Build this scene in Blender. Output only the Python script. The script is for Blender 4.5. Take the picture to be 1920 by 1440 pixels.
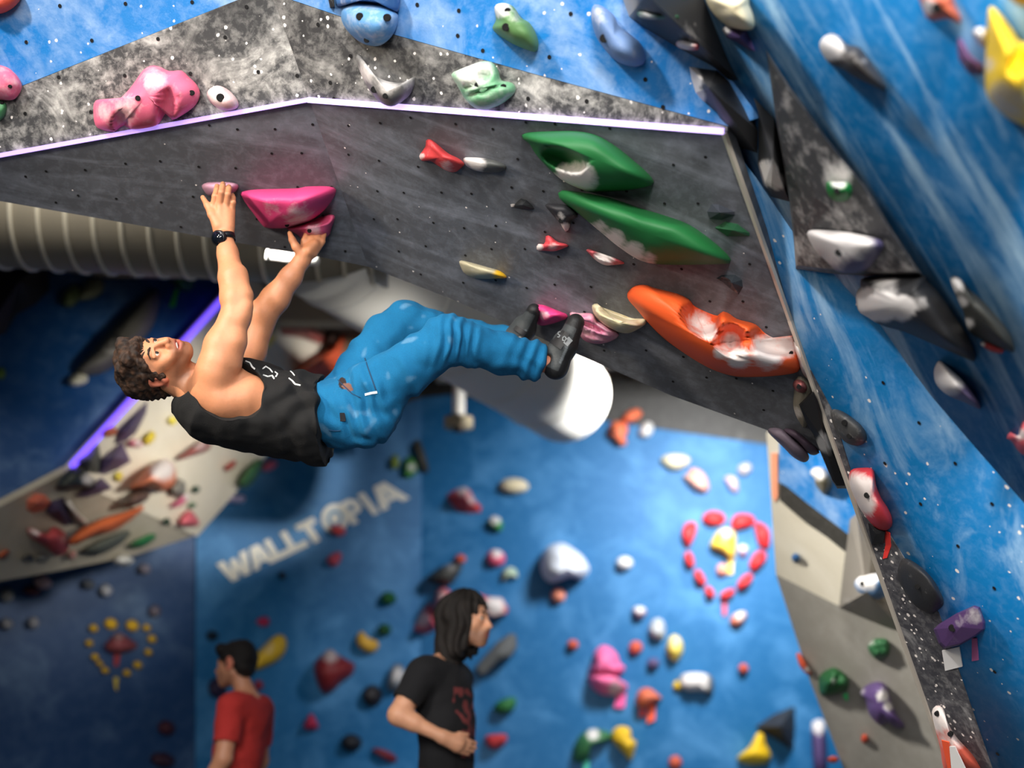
import bpy, bmesh, math, random
import numpy as np
from mathutils import Vector, Matrix, noise
SC = bpy.context.scene
COL = SC.collection
for o in list(bpy.data.objects): bpy.data.objects.remove(o)
random.seed(7)
# ------------------------------------------------------------------ camera
F = 2400.0; PITCH = math.radians(17.0); CZ = 0.9
cs, sn = math.cos(PITCH), math.sin(PITCH)
C0 = Vector((0, 0, CZ)); FW = Vector((0, cs, sn)); UP = Vector((0, -sn, cs)); RT = Vector((1, 0, 0))
cam_d = bpy.data.cameras.new('camera'); cam = bpy.data.objects.new('camera', cam_d); COL.objects.link(cam)
cam.location = C0; cam.rotation_euler = (math.pi/2 + PITCH, 0, 0)
cam_d.sensor_width = 36; cam_d.lens = F*36/1920; cam_d.clip_start = .05
cam_d.dof.use_dof = True; cam_d.dof.focus_distance = 4.35; cam_d.dof.aperture_fstop = .95
SC.camera = cam
# ------------------------------------------------------------------ world, exposure, lamps
SC.view_settings.view_transform = 'Standard'; SC.view_settings.look = 'None'
SC.view_settings.gamma = 1; SC.view_settings.use_curve_mapping = False
SC.view_settings.exposure = 0.0
W = bpy.data.worlds.new('hall_air'); SC.world = W; W.use_nodes = True
W.node_tree.nodes['Background'].inputs[0].default_value = (.80, .88, 1, 1)
W.node_tree.nodes['Background'].inputs[1].default_value = .035
def lamp(name, loc, aim, power, size, color=(1, .96, .9), spread=None, shape='SQUARE', sy=None):
    l = bpy.data.lights.new(name, 'AREA'); l.energy = power; l.size = size; l.color = color; l.shape = shape
    if sy: l.shape = 'RECTANGLE'; l.size_y = sy
    if spread: l.spread = math.radians(spread)
    o = bpy.data.objects.new(name, l); COL.objects.link(o); o.location = loc
    o.rotation_euler = (Vector(aim)-Vector(loc)).to_track_quat('-Z', 'Y').to_euler()
    return o
lamp('key_lamp', (-3.0, .0, 5.0), (.2, 3.8, 3.0), 255, .4, (1, .97, .93))
lamp('side_lamp', (-2.7, 2.3, 3.0), (-.4, 4.35, 2.2), 9, .4, (1, .86, .68), 60)
lamp('front_lamp', (.4, -1.8, 3.3), (1.4, 4.0, 2.3), 70, .8, (1, .97, .93), 90)
lamp('front_fill', (-1.5, -3.0, 2.6), (-.2, 4, 2.5), 42, 2.6, (1, .97, .93), 80)  # added soft fill from behind the camera
lamp('floor_bounce_fill', (0, 1.0, 5.6), (0, 1.0, 0), 130, 2.5)  # added overhead light, gives floor bounce onto the overhang
lamp('back_wall_lamp', (1.9, 8.6, 4.0), (1.7, 10.9, 2.7), 125, .8, (.97, .98, 1), 114)
lamp('white_duct_fill', (2.5, 8.0, 3.72), (.25, 8.95, 3.56), 16, .3, (1, .98, .94), 22)  # added narrow beam to brighten the white duct, out of sight
lamp('cream_panel_fill', (.6, 5.4, 2.75), (-2.3, 8.3, 2.95), 8.5, .4, (1, .95, .86), 34)  # added to brighten the cream slope, hidden behind the overhang
lamp('ribbed_duct_fill', (-2.3, 5.1, 4.15), (-2.4, 6.9, 3.8), 11, .5, (1, .95, .86), 140)  # added to brighten the ribbed duct, hidden behind the front wall
lamp('pillar_fill', (-1.4, 5.4, 3.5), (1.75, 5.9, 1.6), 25, .35, (1, .97, .90), 50)  # added to brighten the pillar, hidden behind the overhang
# ------------------------------------------------------------------ maths helpers
def P(px, py, d):
    return C0 + (FW + RT*((px-960)/F) + UP*((720-py)/F))*d
def ray(px, py):
    return FW + RT*((px-960)/F) + UP*((720-py)/F)
def PIX(p):
    v = Vector(p)-C0; d = v.dot(FW)
    return 960+v.dot(RT)/d*F, 720-v.dot(UP)/d*F, d
class Plane:
    def __init__(s, a, b, c):
        p = [P(*t) if len(t) == 3 else Vector(t[:3]) for t in (a, b, c)]
        s.n = (p[1]-p[0]).cross(p[2]-p[0]).normalized()
        if s.n.dot(C0-p[0]) < 0: s.n = -s.n
        s.k = s.n.dot(p[0])
        e = RT - s.n*s.n.dot(RT)
        s.e1 = e.normalized(); s.e2 = s.n.cross(s.e1)
    def hit(s, px, py, h=0.0):
        r = ray(px, py); t = (s.k + h - s.n.dot(C0))/s.n.dot(r)
        return C0 + r*t
    def d(s, px, py): return (s.hit(px, py)-C0).dot(FW)
    def cosv(s, px, py): return -s.n.dot(ray(px, py).normalized())
    def uv(s, p): return (p.dot(s.e1), p.dot(s.e2))
def vertical(px1, py1, Y1, px2, py2, Y2):
    "upright plane through two pixels at world distances Y1, Y2"
    def at(px, py, Y):
        r = ray(px, py); return C0 + r*((Y)/r.y)
    a, b = at(px1, py1, Y1), at(px2, py2, Y2)
    pl = Plane.__new__(Plane)
    pl.n = (b-a).cross(Vector((0, 0, 1))).normalized()
    if pl.n.dot(C0-a) < 0: pl.n = -pl.n
    pl.k = pl.n.dot(a); e = RT - pl.n*pl.n.dot(RT); pl.e1 = e.normalized(); pl.e2 = pl.n.cross(pl.e1)
    return pl
def lin(c):
    return tuple((x/12.92 if x <= .04045 else ((x+.055)/1.055)**2.4) for x in [v/255 for v in c])
# ------------------------------------------------------------------ scene helpers
def tag(o, label=None, cat=None, group=None, kind=None):
    if label: o['label'] = label
    if cat: o['category'] = cat
    if group: o['group'] = group
    if kind: o['kind'] = kind
    return o
def empty(name, loc):
    o = bpy.data.objects.new(name, None); COL.objects.link(o); o.location = loc; o.empty_display_size = .05
    return o
def link(name, me, mat=None, parent=None):
    o = bpy.data.objects.new(name, me); COL.objects.link(o)
    if mat: me.materials.append(mat)
    if parent is not None:
        o.parent = parent
        o.matrix_parent_inverse = Matrix.Translation(-parent.location) if parent.type == 'EMPTY' else Matrix()
    return o
def mesh(name, vs, fs, mat=None, parent=None, smooth=False, uv=None, col=None):
    me = bpy.data.meshes.new(name); me.from_pydata([tuple(v) for v in vs], [], fs); me.update()
    if smooth: me.polygons.foreach_set('use_smooth', [True]*len(me.polygons))
    if uv is not None:
        l = me.uv_layers.new(name='UVMap'); idx = np.empty(len(me.loops), int); me.loops.foreach_get('vertex_index', idx)
        l.data.foreach_set('uv', np.asarray(uv, float)[idx].ravel())
    if col is not None:
        a = me.color_attributes.new('Col', 'FLOAT_COLOR', 'POINT'); a.data.foreach_set('color', np.asarray(col, float).ravel())
    return link(name, me, mat, parent)
def fix_normals(o):
    bm = bmesh.new(); bm.from_mesh(o.data); bmesh.ops.recalc_face_normals(bm, faces=bm.faces); bm.to_mesh(o.data); bm.free()
def slab(name, pl, poly, mat, parent=None, th=.03, lift=0.0):
    "a board: polygon given in pixels, laid on a plane, with real thickness behind it"
    f = [pl.hit(x, y, lift) for x, y in poly]; b = [p - pl.n*th for p in f]; n = len(f)
    fs = [tuple(range(n)), tuple(range(2*n-1, n-1, -1))] + [(i, i+n, (i+1) % n+n, (i+1) % n) for i in range(n)]
    o = mesh(name, f+b, fs, mat, parent, uv=[pl.uv(p) for p in f+b]); fix_normals(o); return o
def tube(name, a, b, r, mat, parent=None, seg=24, r2=None, caps=True, rings=1, dome=0):
    a, b = Vector(a), Vector(b); ax = (b-a).normalized(); q = ax.to_track_quat('Z', 'Y')
    r2 = r if r2 is None else r2; vs = []; fs = []
    st = [(i/rings, r+(r2-r)*i/rings, 0) for i in range(rings+1)]
    if dome:
        for i in range(1, 9):
            t = i/8*math.pi/2; st.append((1, r2*max(math.cos(t), .02), dome*math.sin(t)))
    for t, rr, ex in st:
        c = a.lerp(b, t)+ax*ex
        for k in range(seg):
            th = 2*math.pi*k/seg; vs.append(c + q @ Vector((math.cos(th)*rr, math.sin(th)*rr, 0)))
    for i in range(len(st)-1):
        for k in range(seg): fs.append((i*seg+k, i*seg+(k+1) % seg, (i+1)*seg+(k+1) % seg, (i+1)*seg+k))
    if caps: fs.append(tuple(range(seg))[::-1]); fs.append(tuple(range((len(st)-1)*seg, len(st)*seg)))
    o = mesh(name, vs, fs, mat, parent, smooth=True); fix_normals(o)
    return o
def box(name, c, size, mat, parent=None, R=None, bev=0):
    bm = bmesh.new(); bmesh.ops.create_cube(bm, size=1)
    for v in bm.verts: v.co = Vector((v.co.x*size[0], v.co.y*size[1], v.co.z*size[2]))
    if bev: bmesh.ops.bevel(bm, geom=bm.edges[:], offset=bev, segments=2, affect='EDGES', profile=.5)
    for v in bm.verts: v.co = (R @ v.co if R else v.co) + Vector(c)
    me = bpy.data.meshes.new(name); bm.to_mesh(me); bm.free(); return link(name, me, mat, parent)
# ------------------------------------------------------------------ materials
class N:
    def __init__(s, name):
        s.m = bpy.data.materials.new(name); s.m.use_nodes = True; s.t = s.m.node_tree
        s.b = s.t.nodes['Principled BSDF']
    def n(s, typ, **kw):
        x = s.t.nodes.new(typ)
        for k, v in kw.items():
            if k.startswith('i_'):
                k = k[2:]; x.inputs[int(k) if k.isdigit() else k.replace('_', ' ')].default_value = v
            else: setattr(x, k, v)
        return x
    def l(s, a, b): s.t.links.new(a, b)
    def uvm(s, scale=(1, 1, 1), rot=0, loc=(0, 0, 0)):
        tc = s.n('ShaderNodeTexCoord'); m = s.n('ShaderNodeMapping')
        m.inputs['Scale'].default_value = scale; m.inputs['Rotation'].default_value = (0, 0, rot); m.inputs['Location'].default_value = loc
        s.l(tc.outputs['UV'], m.inputs[0])
        if rot:                                            # turn first, then stretch along the streaks
            m.inputs['Scale'].default_value = (1, 1, 1); m2 = s.n('ShaderNodeMapping'); m2.inputs['Scale'].default_value = scale
            s.l(m.outputs[0], m2.inputs[0]); return m2.outputs[0]
        return m.outputs[0]
    def noise(s, vec, scale, detail=6, rough=.6, dist=0.0):
        x = s.n('ShaderNodeTexNoise'); x.inputs['Scale'].default_value = scale; x.inputs['Detail'].default_value = detail
        x.inputs['Roughness'].default_value = rough; x.inputs['Distortion'].default_value = dist
        if vec: s.l(vec, x.inputs['Vector'])
        return x.outputs['Fac']
    def ramp(s, fac, stops):
        r = s.n('ShaderNodeValToRGB'); e = r.color_ramp.elements
        while len(e) < len(stops): e.new(.5)
        for el, (p, c) in zip(e, stops):
            el.position = p; el.color = (c, c, c, 1) if isinstance(c, (int, float)) else (*c, 1)
        s.l(fac, r.inputs[0]); return r.outputs[0]
    def mix(s, fac, a, b, mode='MIX'):
        x = s.n('ShaderNodeMix', data_type='RGBA', blend_type=mode)
        for v, i in ((fac, 0), (a, 6), (b, 7)):
            if isinstance(v, (int, float)): x.inputs[i].default_value = v
            elif isinstance(v, tuple): x.inputs[i].default_value = (*v[:3], 1)
            else: s.l(v, x.inputs[i])
        return x.outputs[2]
    def math(s, op, a, b=0.0):
        x = s.n('ShaderNodeMath', operation=op)
        for i, v in enumerate((a, b)):
            if isinstance(v, (int, float)): x.inputs[i].default_value = v
            else: s.l(v, x.inputs[i])
        return x.outputs[0]
    def out(s, col, rough=.6, bump=None, bs=.2, spec=.4):
        if isinstance(col, tuple): s.b.inputs['Base Color'].default_value = (*col[:3], 1)
        else: s.l(col, s.b.inputs['Base Color'])
        s.b.inputs['Roughness'].default_value = rough; s.b.inputs['Specular IOR Level'].default_value = spec
        if bump is not None:
            bp = s.n('ShaderNodeBump'); bp.inputs['Strength'].default_value = bs; bp.inputs['Distance'].default_value = .01
            s.l(bump, bp.inputs['Height']); s.l(bp.outputs[0], s.b.inputs['Normal'])
        return s.m
def plain(name, rgb, rough=.6, metal=0, spec=.4, emit=None, es=0):
    m = N(name); m.out(lin(rgb), rough, spec=spec); m.b.inputs['Metallic'].default_value = metal
    if emit: m.b.inputs['Emission Color'].default_value = (*lin(emit), 1); m.b.inputs['Emission Strength'].default_value = es
    return m.m
def paint(name, base, chalk, patch=(2.2, .50, .72, .7), streak=None, speck=None, fine=.15, rot=0, rough=.55, dist=.6, dark=None):
    "painted plywood with rubbed-in chalk: cloudy patches, fine scuffs, little chalk crumbs"
    m = N(name); sc, lo, hi, amt = patch
    v = m.uvm(streak or (1, 1, 1), rot); v0 = m.uvm()
    a = m.ramp(m.noise(v, sc, 7, .62, dist), [(lo, 0), (hi, amt)])
    b = m.ramp(m.noise(v0, sc*7, 5, .7, .3), [(.45, 0), (.8, fine)])
    f = m.math('MINIMUM', m.math('ADD', a, b), .95)
    c = m.mix(f, lin(base), lin(chalk))
    if dark:
        c = m.mix(m.ramp(m.noise(m.uvm((1, 1, 1), 0, (5, 3, 0)), 1.3, 3), [(.5, 0), (.7, .8)]), c, lin(dark))
    if speck:
        vs, th, keep = speck
        vo = m.n('ShaderNodeTexVoronoi'); vo.inputs['Scale'].default_value = vs; m.l(v0, vo.inputs['Vector'])
        sp = m.n('ShaderNodeSeparateColor'); m.l(vo.outputs['Color'], sp.inputs[0])
        wob = m.math('ADD', vo.outputs['Distance'], m.math('MULTIPLY', m.math('SUBTRACT', m.noise(v0, vs*3, 2), .5), th*1.4))
        near = m.math('LESS_THAN', wob, m.math('MULTIPLY', m.math('ADD', m.math('MULTIPLY', sp.outputs[1], 1.1), .15), th))
        c = m.mix(m.math('MULTIPLY', near, m.math('LESS_THAN', sp.outputs[0], keep)), c, lin((236, 228, 222)))
    return m.out(c, rough, m.noise(v0, 160, 2), .08)
M = {}
R2A, R1A, URA = math.radians(-(-29.3)), math.radians(-(-56.0)), math.radians(-(-8.9))
M['blue_near'] = paint('blue_wall_paint', (6, 116, 190), (196, 216, 238), (2.6, .48, .78, .75), speck=(34, .17, .22), fine=.25)
M['blue_side'] = paint('blue_side_paint', (0, 118, 184), (176, 210, 236), (3.2, .50, .74, .7), streak=(.5, 1.2, 1), rot=R1A, speck=(24, .15, .55), fine=.15, dist=1.2)
M['blue_streak'] = paint('blue_streaked_paint', (0, 110, 172), (176, 212, 236), (3.4, .47, .66, .85), streak=(.34, 2.2, 1), rot=R2A, fine=.2, dist=.5)
M['blue_back'] = paint('blue_back_paint', (0, 96, 150), (86, 152, 205), (2.0, .48, .76, .8), fine=.2)
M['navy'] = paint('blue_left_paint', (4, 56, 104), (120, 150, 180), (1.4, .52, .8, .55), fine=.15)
M['grey_swirl'] = paint('grey_swirl_paint', (56, 56, 58), (226, 222, 216), (3.6, .47, .84, .92), speck=(40, .22, .3), fine=.6, dist=2.4, dark=(32, 32, 34))
M['grey_band'] = paint('grey_band_paint', (62, 62, 68), (214, 212, 210), (4.5, .55, .85, .8), speck=(38, .22, .8), fine=.25, dist=1.5)
M['roof_grey'] = paint('dark_grey_paint', (81, 83, 88), (170, 176, 190), (3.0, .50, .84, .5), streak=(.45, 2.2, 1), rot=URA, speck=(26, .08, .5), fine=.22, dist=.8)
M['cream'] = paint('cream_paint', (196, 188, 170), (226, 220, 206), (2, .4, .8, .5), fine=.1)
M['cream_low'] = paint('shaded_cream_paint', (150, 143, 128), (190, 184, 170), (2, .4, .8, .4), fine=.1)  # darker cream: the lower panel's shade put into its colour
M['pillar_grey'] = paint('pillar_grey_paint', (134, 130, 122), (196, 192, 184), (2, .5, .85, .4), fine=.15)
M['dark_board'] = paint('dark_board_paint', (52, 50, 46), (140, 138, 132), (2.6, .55, .85, .5), fine=.15)
M['hole'] = plain('bolt_hole_black', (14, 13, 14), .9)
M['metal'] = plain('edge_metal', (190, 182, 170), .45, .3)
M['steel'] = plain('dark_steel', (70, 60, 54), .4, .8)
M['duct'] = paint('galvanised_duct', (138, 130, 114), (170, 164, 150), (1.2, .4, .8, .4), fine=.1, rough=.5)
M['rib'] = plain('duct_rib', (206, 198, 178), .45)
M['duct_white'] = plain('white_duct_cloth', (228, 226, 220), .8)
M['white'] = plain('white_plastic', (232, 230, 224), .5)
M['ceil'] = plain('ceiling_brown_grey', (74, 68, 58), .8)
M['beam'] = plain('ceiling_beam_cream', (170, 158, 132), .7)
M['led'] = plain('violet_led', (190, 160, 255), .5, emit=(206, 186, 255), es=1.4)
M['led_soft'] = plain('violet_led_soft', (190, 160, 255), .5, emit=(186, 156, 255), es=.75)
M['led_far'] = plain('violet_led_far', (120, 90, 255), .5, emit=(112, 80, 255), es=1.6)
M['tag_white'] = plain('paper_tag', (236, 234, 232), .7)
M['floor'] = plain('grey_floor_mat', (96, 98, 102), .7)
def holdmat():
    m = N('resin_hold'); a = m.n('ShaderNodeAttribute', attribute_name='Col')
    tc = m.n('ShaderNodeTexCoord'); nz = m.noise(tc.outputs['Object'], 26, 5, .65)
    f = m.math('ADD', a.outputs['Alpha'], m.math('MULTIPLY', m.math('SUBTRACT', nz, .5), .9))
    f = m.math('MULTIPLY', m.ramp(f, [(.25, 0), (.75, 1)]), .93)
    c = m.mix(f, a.outputs['Color'], lin((226, 220, 216)))
    return m.out(c, .55, m.noise(tc.outputs['Object'], 240, 3), .12)
M['hold'] = holdmat()
def colmat(name, rough=.6, nscale=60, namp=.12, bs=.15, sss=0, sheen=0):
    m = N(name); a = m.n('ShaderNodeAttribute', attribute_name='Col'); tc = m.n('ShaderNodeTexCoord')
    nz = m.noise(tc.outputs['Object'], nscale, 5, .6)
    c = m.mix(1.0, a.outputs['Color'], m.ramp(nz, [(.25, 1-namp), (.75, 1+0.0)]), 'MULTIPLY')
    mm = m.out(c, rough, nz, bs)
    if sss:
        m.b.inputs['Subsurface Weight'].default_value = sss; m.b.inputs['Subsurface Radius'].default_value = (.012, .004, .002)
        m.b.inputs['Subsurface Scale'].default_value = .6
    if sheen: m.b.inputs['Sheen Weight'].default_value = sheen
    return mm
# ================================================================== planes of the hall
PL = {}
PL['ul'] = Plane((580, 187, 4.35), (690, 500, 4.85), (0, 292, 4.60))
PL['ur'] = Plane((580, 187, 4.35), (690, 500, 4.85), (1360, 245, 3.75))
PL['hl'] = Plane((580, 187, 4.35), (0, 292, 4.60), (500, -30, 4.30))
PL['hr'] = Plane((580, 187, 4.35), (1360, 245, 3.75), (500, -30, 4.30))
AR = lambda y: (1360+(y-250)*420/1190, y)             # the straight edge of the overhang, in the photograph
dm = PL['ur'].d(1483, 600)
ar0, ar1, ar2 = P(*AR(248), PL['ur'].d(*AR(248))), P(*AR(600), PL['ur'].d(*AR(600))), P(*AR(1470), 4.65)
PL['r2'] = Plane((1400, 200, 3.72), (1920, 950, 3.75), (1920, 0, 2.6))
CR = [(1362, 252), (1417, 332), (1490, 440), (1565, 516), (1653, 612), (1701, 682), (1748, 745), (1832, 843), (2290, 1365)]
crease = [PL['r2'].hit(x, y) for x, y in CR]
def plane3(a, b, c):
    return Plane((*a, 0, 0), (*b, 0, 0), (*c, 0, 0))
PL['r1u'] = plane3(ar0, ar1, crease[4])
PL['r1'] = plane3(ar1, ar2, crease[6])
PL['back'] = vertical(790, 1100, 10.9, 1440, 1100, 10.9)
PL['backl'] = vertical(365, 1300, 9.9, 790, 1100, 10.9)
PL['dark'] = vertical(365, 1300, 9.9, -40, 1300, 9.0)
PL['slope'] = Plane((420, 555, 8.8), (150, 850, 7.6), (370, 1005, 9.0))
PL['low'] = Plane((180, 920, PL['slope'].d(180, 920)), (360, 1005, PL['slope'].d(360, 1005)), (0, 1080, 7.5))
PL['left'] = Plane((420, 555, 8.9), (140, 860, 7.65), (0, 520, 8.2))
PL['pil'] = Plane((1440, 830, 6.6), (1590, 1440, 6.9), (1720, 1000, 5.9))
for k in PL: print('PLANE', k, [round(x, 2) for x in PL[k].n])
print('under depths', PL['ul'].d(411, 355), PL['ul'].cosv(411, 355), PL['ul'].d(590, 440), PL['ur'].d(1010, 590), PL['ur'].d(1085, 600), PL['ur'].cosv(1085, 600), PL['hl'].cosv(300, 150), PL['r1'].cosv(1700, 1000), PL['r2'].cosv(1750, 300))
# ------------------------------------------------------------------ front wall above the lip
def structure(name): return tag(empty(name, (0, 0, 0)), kind='structure')
wf = structure('wall_front')
slab('panel', PL['hl'], [(-900, 451), (-562, 393), (-120, 225), (445, 0), (560, -45), (340, -1100), (-900, -1100)], M['blue_near'], wf)
slab('panel', PL['hl'], [(-561, 394), (580, 187), (522, 20), (500, -40), (560, -47), (443, 1), (-120, 226)], M['grey_swirl'], wf)
slab('panel', PL['hr'], [(580, 187), (1364, 246), (1364, 238), (1273, 213), (1000, 139), (740, 66), (545, 0), (480, -20), (522, 20)], M['grey_swirl'], wf)
slab('panel', PL['hr'], [(480, -21), (545, -1), (740, 65), (1000, 138), (1273, 212), (1366, 237), (1500, 200), (1700, -1100), (341, -1100)], M['blue_near'], wf)
# ------------------------------------------------------------------ the dark overhang under the lip
wo = structure('wall_overhang')
slab('panel', PL['ul'], [(-240, 335), (580, 187), (690, 500), (600, 482), (500, 465), (400, 447), (200, 412)], M['roof_grey'], wo, .05)
slab('panel', PL['ur'], [(580, 187), (1361, 246), AR(430), AR(600), (1530, 740), (1556, 850), (1500, 836), (1437, 806), (1257, 741), (1073, 660), (850, 562), (690, 500)], M['roof_grey'], wo, .05)
# ------------------------------------------------------------------ right wall
wr = structure('wall_right')
r1 = PL['r1']; r2 = PL['r2']
crease[7], crease[8] = r1.hit(*CR[7]), r1.hit(*CR[8])
def fan(name, pts, tris, mat, parent, pl, smooth):
    o = mesh(name, pts, tris, mat, parent, uv=[pl.uv(p) for p in pts], smooth=smooth)
    for f in o.data.polygons:
        if f.normal.dot(C0-f.center) < 0: f.flip()
    m = o.modifiers.new('thickness', 'SOLIDIFY'); m.thickness = .008; m.offset = -1
    return o
sp = [ar0, ar1, ar2, r1.hit(2300, 1470), r1.hit(2300, 1370)]+crease            # crease k is point 5+k
fan('side_panel', sp, [(1, 0, 5)]+[(1, 5+k, 6+k) for k in range(6)]+[(1, 11, 2), (2, 11, 12), (2, 12, 13), (2, 13, 4), (2, 4, 3)], M['blue_side'], wr, r1, True)
mp = crease+[r2.hit(2350, 1300), r2.hit(2350, -200), r2.hit(1250, -200), r2.hit(1340, 180), r2.hit(1750, 300)]
fan('main_panel', mp, [(13, k, (k+1) % 13) for k in range(13)], M['blue_streak'], wr, r2, True)
# dark painted band along the edge, a thin board on the side panel
slab('edge_band', r1, [(1508, 690), (1520, 695), (1560, 770), (1600, 900), (1660, 990), (1760, 1150), (1800, 1265), (1870, 1470), (1792, 1470), (1620, 985)], M['grey_band'], wr, .004, .003)
def strip(name, a, b, pl, w, t, mat, parent=None):
    a, b = Vector(a), Vector(b); ax = (b-a).normalized(); s = ax.cross(pl.n).normalized()*w; q = pl.n*t
    vs = [a-s-q*.2, a+s-q*.2, a+s+q, a-s+q, b-s-q*.2, b+s-q*.2, b+s+q, b-s+q]
    o = mesh(name, vs, [(0, 1, 2, 3), (7, 6, 5, 4), (0, 4, 5, 1), (1, 5, 6, 2), (2, 6, 7, 3), (3, 7, 4, 0)], mat, parent); fix_normals(o)
    return o
t1 = structure('trim_1')
strip('metal_edge', ar0, ar1, PL['r1u'], .007, .010, M['metal'], t1)
strip('metal_edge', ar1, ar2, r1, .008, .010, M['metal'], t1)
hl, hr = PL['hl'], PL['hr']
tag(strip('led_strip', hl.hit(-240, 335), hl.hit(580, 187), hl, .0075, .012, M['led_soft']), 'violet glowing light strip on the left half of the overhang lip', 'light strip')
tag(strip('led_strip', hr.hit(580, 187), hr.hit(1358, 246), hr, .009, .012, M['led']), 'violet white glowing light strip on the right half of the overhang lip', 'light strip')
# ------------------------------------------------------------------ bolt holes (too small to pick apart)
def holes(name, pl, spots, r, parent):
    vs = []; fs = []
    for (x, y) in spots:
        c = pl.hit(x, y, .0025); i = len(vs)
        for k in range(8):
            a = k*math.pi/4; vs.append(c+pl.e1*(r*math.cos(a))+pl.e2*(r*math.sin(a)))
        fs.append(tuple(range(i, i+8)))
    return tag(mesh(name, vs, fs, M['hole'], parent), kind='stuff')
def inpoly(x, y, poly):
    ins = False; j = len(poly)-1
    for i in range(len(poly)):
        if (poly[i][1] > y) != (poly[j][1] > y) and x < (poly[j][0]-poly[i][0])*(y-poly[i][1])/(poly[j][1]-poly[i][1])+poly[i][0]: ins = not ins
        j = i
    return ins
def gridholes(pl, poly, step, jit, rot, seed):
    rnd = random.Random(seed); pts = [pl.uv(pl.hit(*p)) for p in poly]
    us = [p[0] for p in pts]; v_ = [p[1] for p in pts]; out = []
    c, s = math.cos(rot), math.sin(rot); cu, cv = sum(us)/len(us), sum(v_)/len(v_); n = int(3/step)
    for i in range(-n, n):
        for j in range(-n, n):
            a = (i+.5*(j % 2))*step; b = j*step
            u = cu+a*c-b*s+rnd.uniform(-jit, jit); v = cv+a*s+b*c+rnd.uniform(-jit, jit)
            if inpoly(u, v, pts):
                p = pl.e1*u+pl.e2*v+pl.n*pl.k; out.append(PIX(p)[:2])
    return out
holes('bolt_holes', PL['ur'], gridholes(PL['ur'], [(590, 195), (1350, 250), (1470, 600), (1520, 740), (1440, 800), (1073, 650), (850, 555), (698, 495)], .135, .03, .3, 1), .0055, wo)
holes('bolt_holes', PL['ul'], gridholes(PL['ul'], [(10, 297), (575, 195), (680, 490), (500, 460), (10, 372)], .135, .03, .1, 2), .0055, wo)
holes('bolt_holes', hl, [(112, 11), (235, 7), (360, 4), (49, 79), (172, 76), (296, 73), (422, 70), (484, 135), (462, 13), (234, 142), (357, 138), (110, 145), (47, 213), (170, 210), (557, 142)], .007, wf)
holes('bolt_holes', hr, [(596, 46), (619, 155), (782, 9), (858, 67), (1030, 107), (1070, 26), (1210, 149), (1243, 201), (657, 105), (990, 185), (626, 185), (860, 20), (905, 95), (1100, 190)], .007, wf)
holes('bolt_holes', r1, [(1524, 568), (1590, 642), (1656, 718), (1723, 793), (1659, 869), (1791, 869), (1726, 945), (1860, 945), (1796, 1024), (1864, 1103), (1865, 1260), (1870, 1414), (1800, 1190), (1475, 487), (1745, 1330)], .007, wr)
# ------------------------------------------------------------------ back walls
wb = structure('wall_back')
slab('panel', PL['back'], [(790, 2100), (2300, 2100), (2300, 960), (1700, 880), (1433, 833), (1140, 790), (973, 757), (840, 740), (790, 746)], M['blue_back'], wb, .06)
slab('panel', PL['backl'], [(365, 2100), (790, 2100), (790, 746), (757, 757), (640, 775), (368, 830)], M['blue_back'], wb, .06)
slab('top_board', PL['back'], [(790, 745), (840, 739), (973, 756), (1140, 789), (1433, 832), (1700, 879), (1700, 640), (790, 640)], M['dark_board'], wb, .04)
slab('top_board', PL['backl'], [(368, 829), (640, 774), (757, 756), (790, 745), (790, 640), (368, 640)], M['dark_board'], wb, .04)
wd = structure('wall_left')
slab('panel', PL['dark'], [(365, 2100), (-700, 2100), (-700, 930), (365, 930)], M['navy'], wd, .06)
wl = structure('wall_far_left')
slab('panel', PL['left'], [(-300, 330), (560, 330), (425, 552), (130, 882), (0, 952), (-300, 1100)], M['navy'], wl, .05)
ws = structure('wall_slope')
slab('panel', PL['slope'], [(424, 553), (470, 500), (600, 560), (610, 640), (560, 760), (490, 868), (370, 1006), (180, 921), (128, 884)], M['cream'], ws, .05)
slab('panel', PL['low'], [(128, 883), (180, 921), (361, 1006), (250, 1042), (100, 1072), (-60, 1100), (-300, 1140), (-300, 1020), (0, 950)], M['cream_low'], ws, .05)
tag(strip('led_strip', PL['slope'].hit(424, 551, .02), PL['slope'].hit(132, 874, .02), PL['slope'], .018, .02, M['led_far']), 'thin violet light strip on the edge of the cream sloping wall behind the climber', 'light strip')
# ------------------------------------------------------------------ pillar (far foot of the arch)
wp = structure('wall_pillar'); pp = PL['pil']
slab('panel', pp, [(1437, 812), (1450, 800), (1700, 800), (1800, 1130), (1620, 1130), (1570, 1135), (1455, 1077)], M['cream'], wp, .06)
slab('panel', pp, [(1455, 1078), (1570, 1136), (1620, 1131), (1900, 1131), (1900, 2300), (1830, 2300), (1583, 1445), (1520, 1280)], M['pillar_grey'], wp, .06)
slab('blue_board', pp, [(1461, 830), (1640, 830), (1640, 1040), (1587, 999), (1517, 946), (1475, 912), (1460, 904)], M['blue_near'], wp, .006, .005)
slab('grey_board', pp, [(1462, 906), (1475, 913), (1517, 947), (1587, 1000), (1640, 1041), (1640, 1078), (1585, 1035), (1550, 1007), (1513, 982), (1487, 960), (1462, 938)], M['dark_board'], wp, .006, .005)
# ------------------------------------------------------------------ ceiling, beams, floor
ZC = 4.3
cl = tag(empty('ceiling', (0, 9, ZC)), kind='structure')
box('ceiling_slab', (0, 9, ZC+.06), (14, 7.0, .12), M['ceil'], cl)
for i, y in enumerate((6.9, 7.9, 8.9, 9.9)):
    box('beam', (0, y, ZC-.11), (14, .16, .22), M['beam'], cl)
for i in range(9):
    box('deck_rib', (-4.4+i*1.1, 8.5, ZC-.02), (.10, 5, .05), M['ceil'], cl)
tag(box('floor', (0, 5, -.05), (16, 14, .1), M['floor']), kind='structure')
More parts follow.
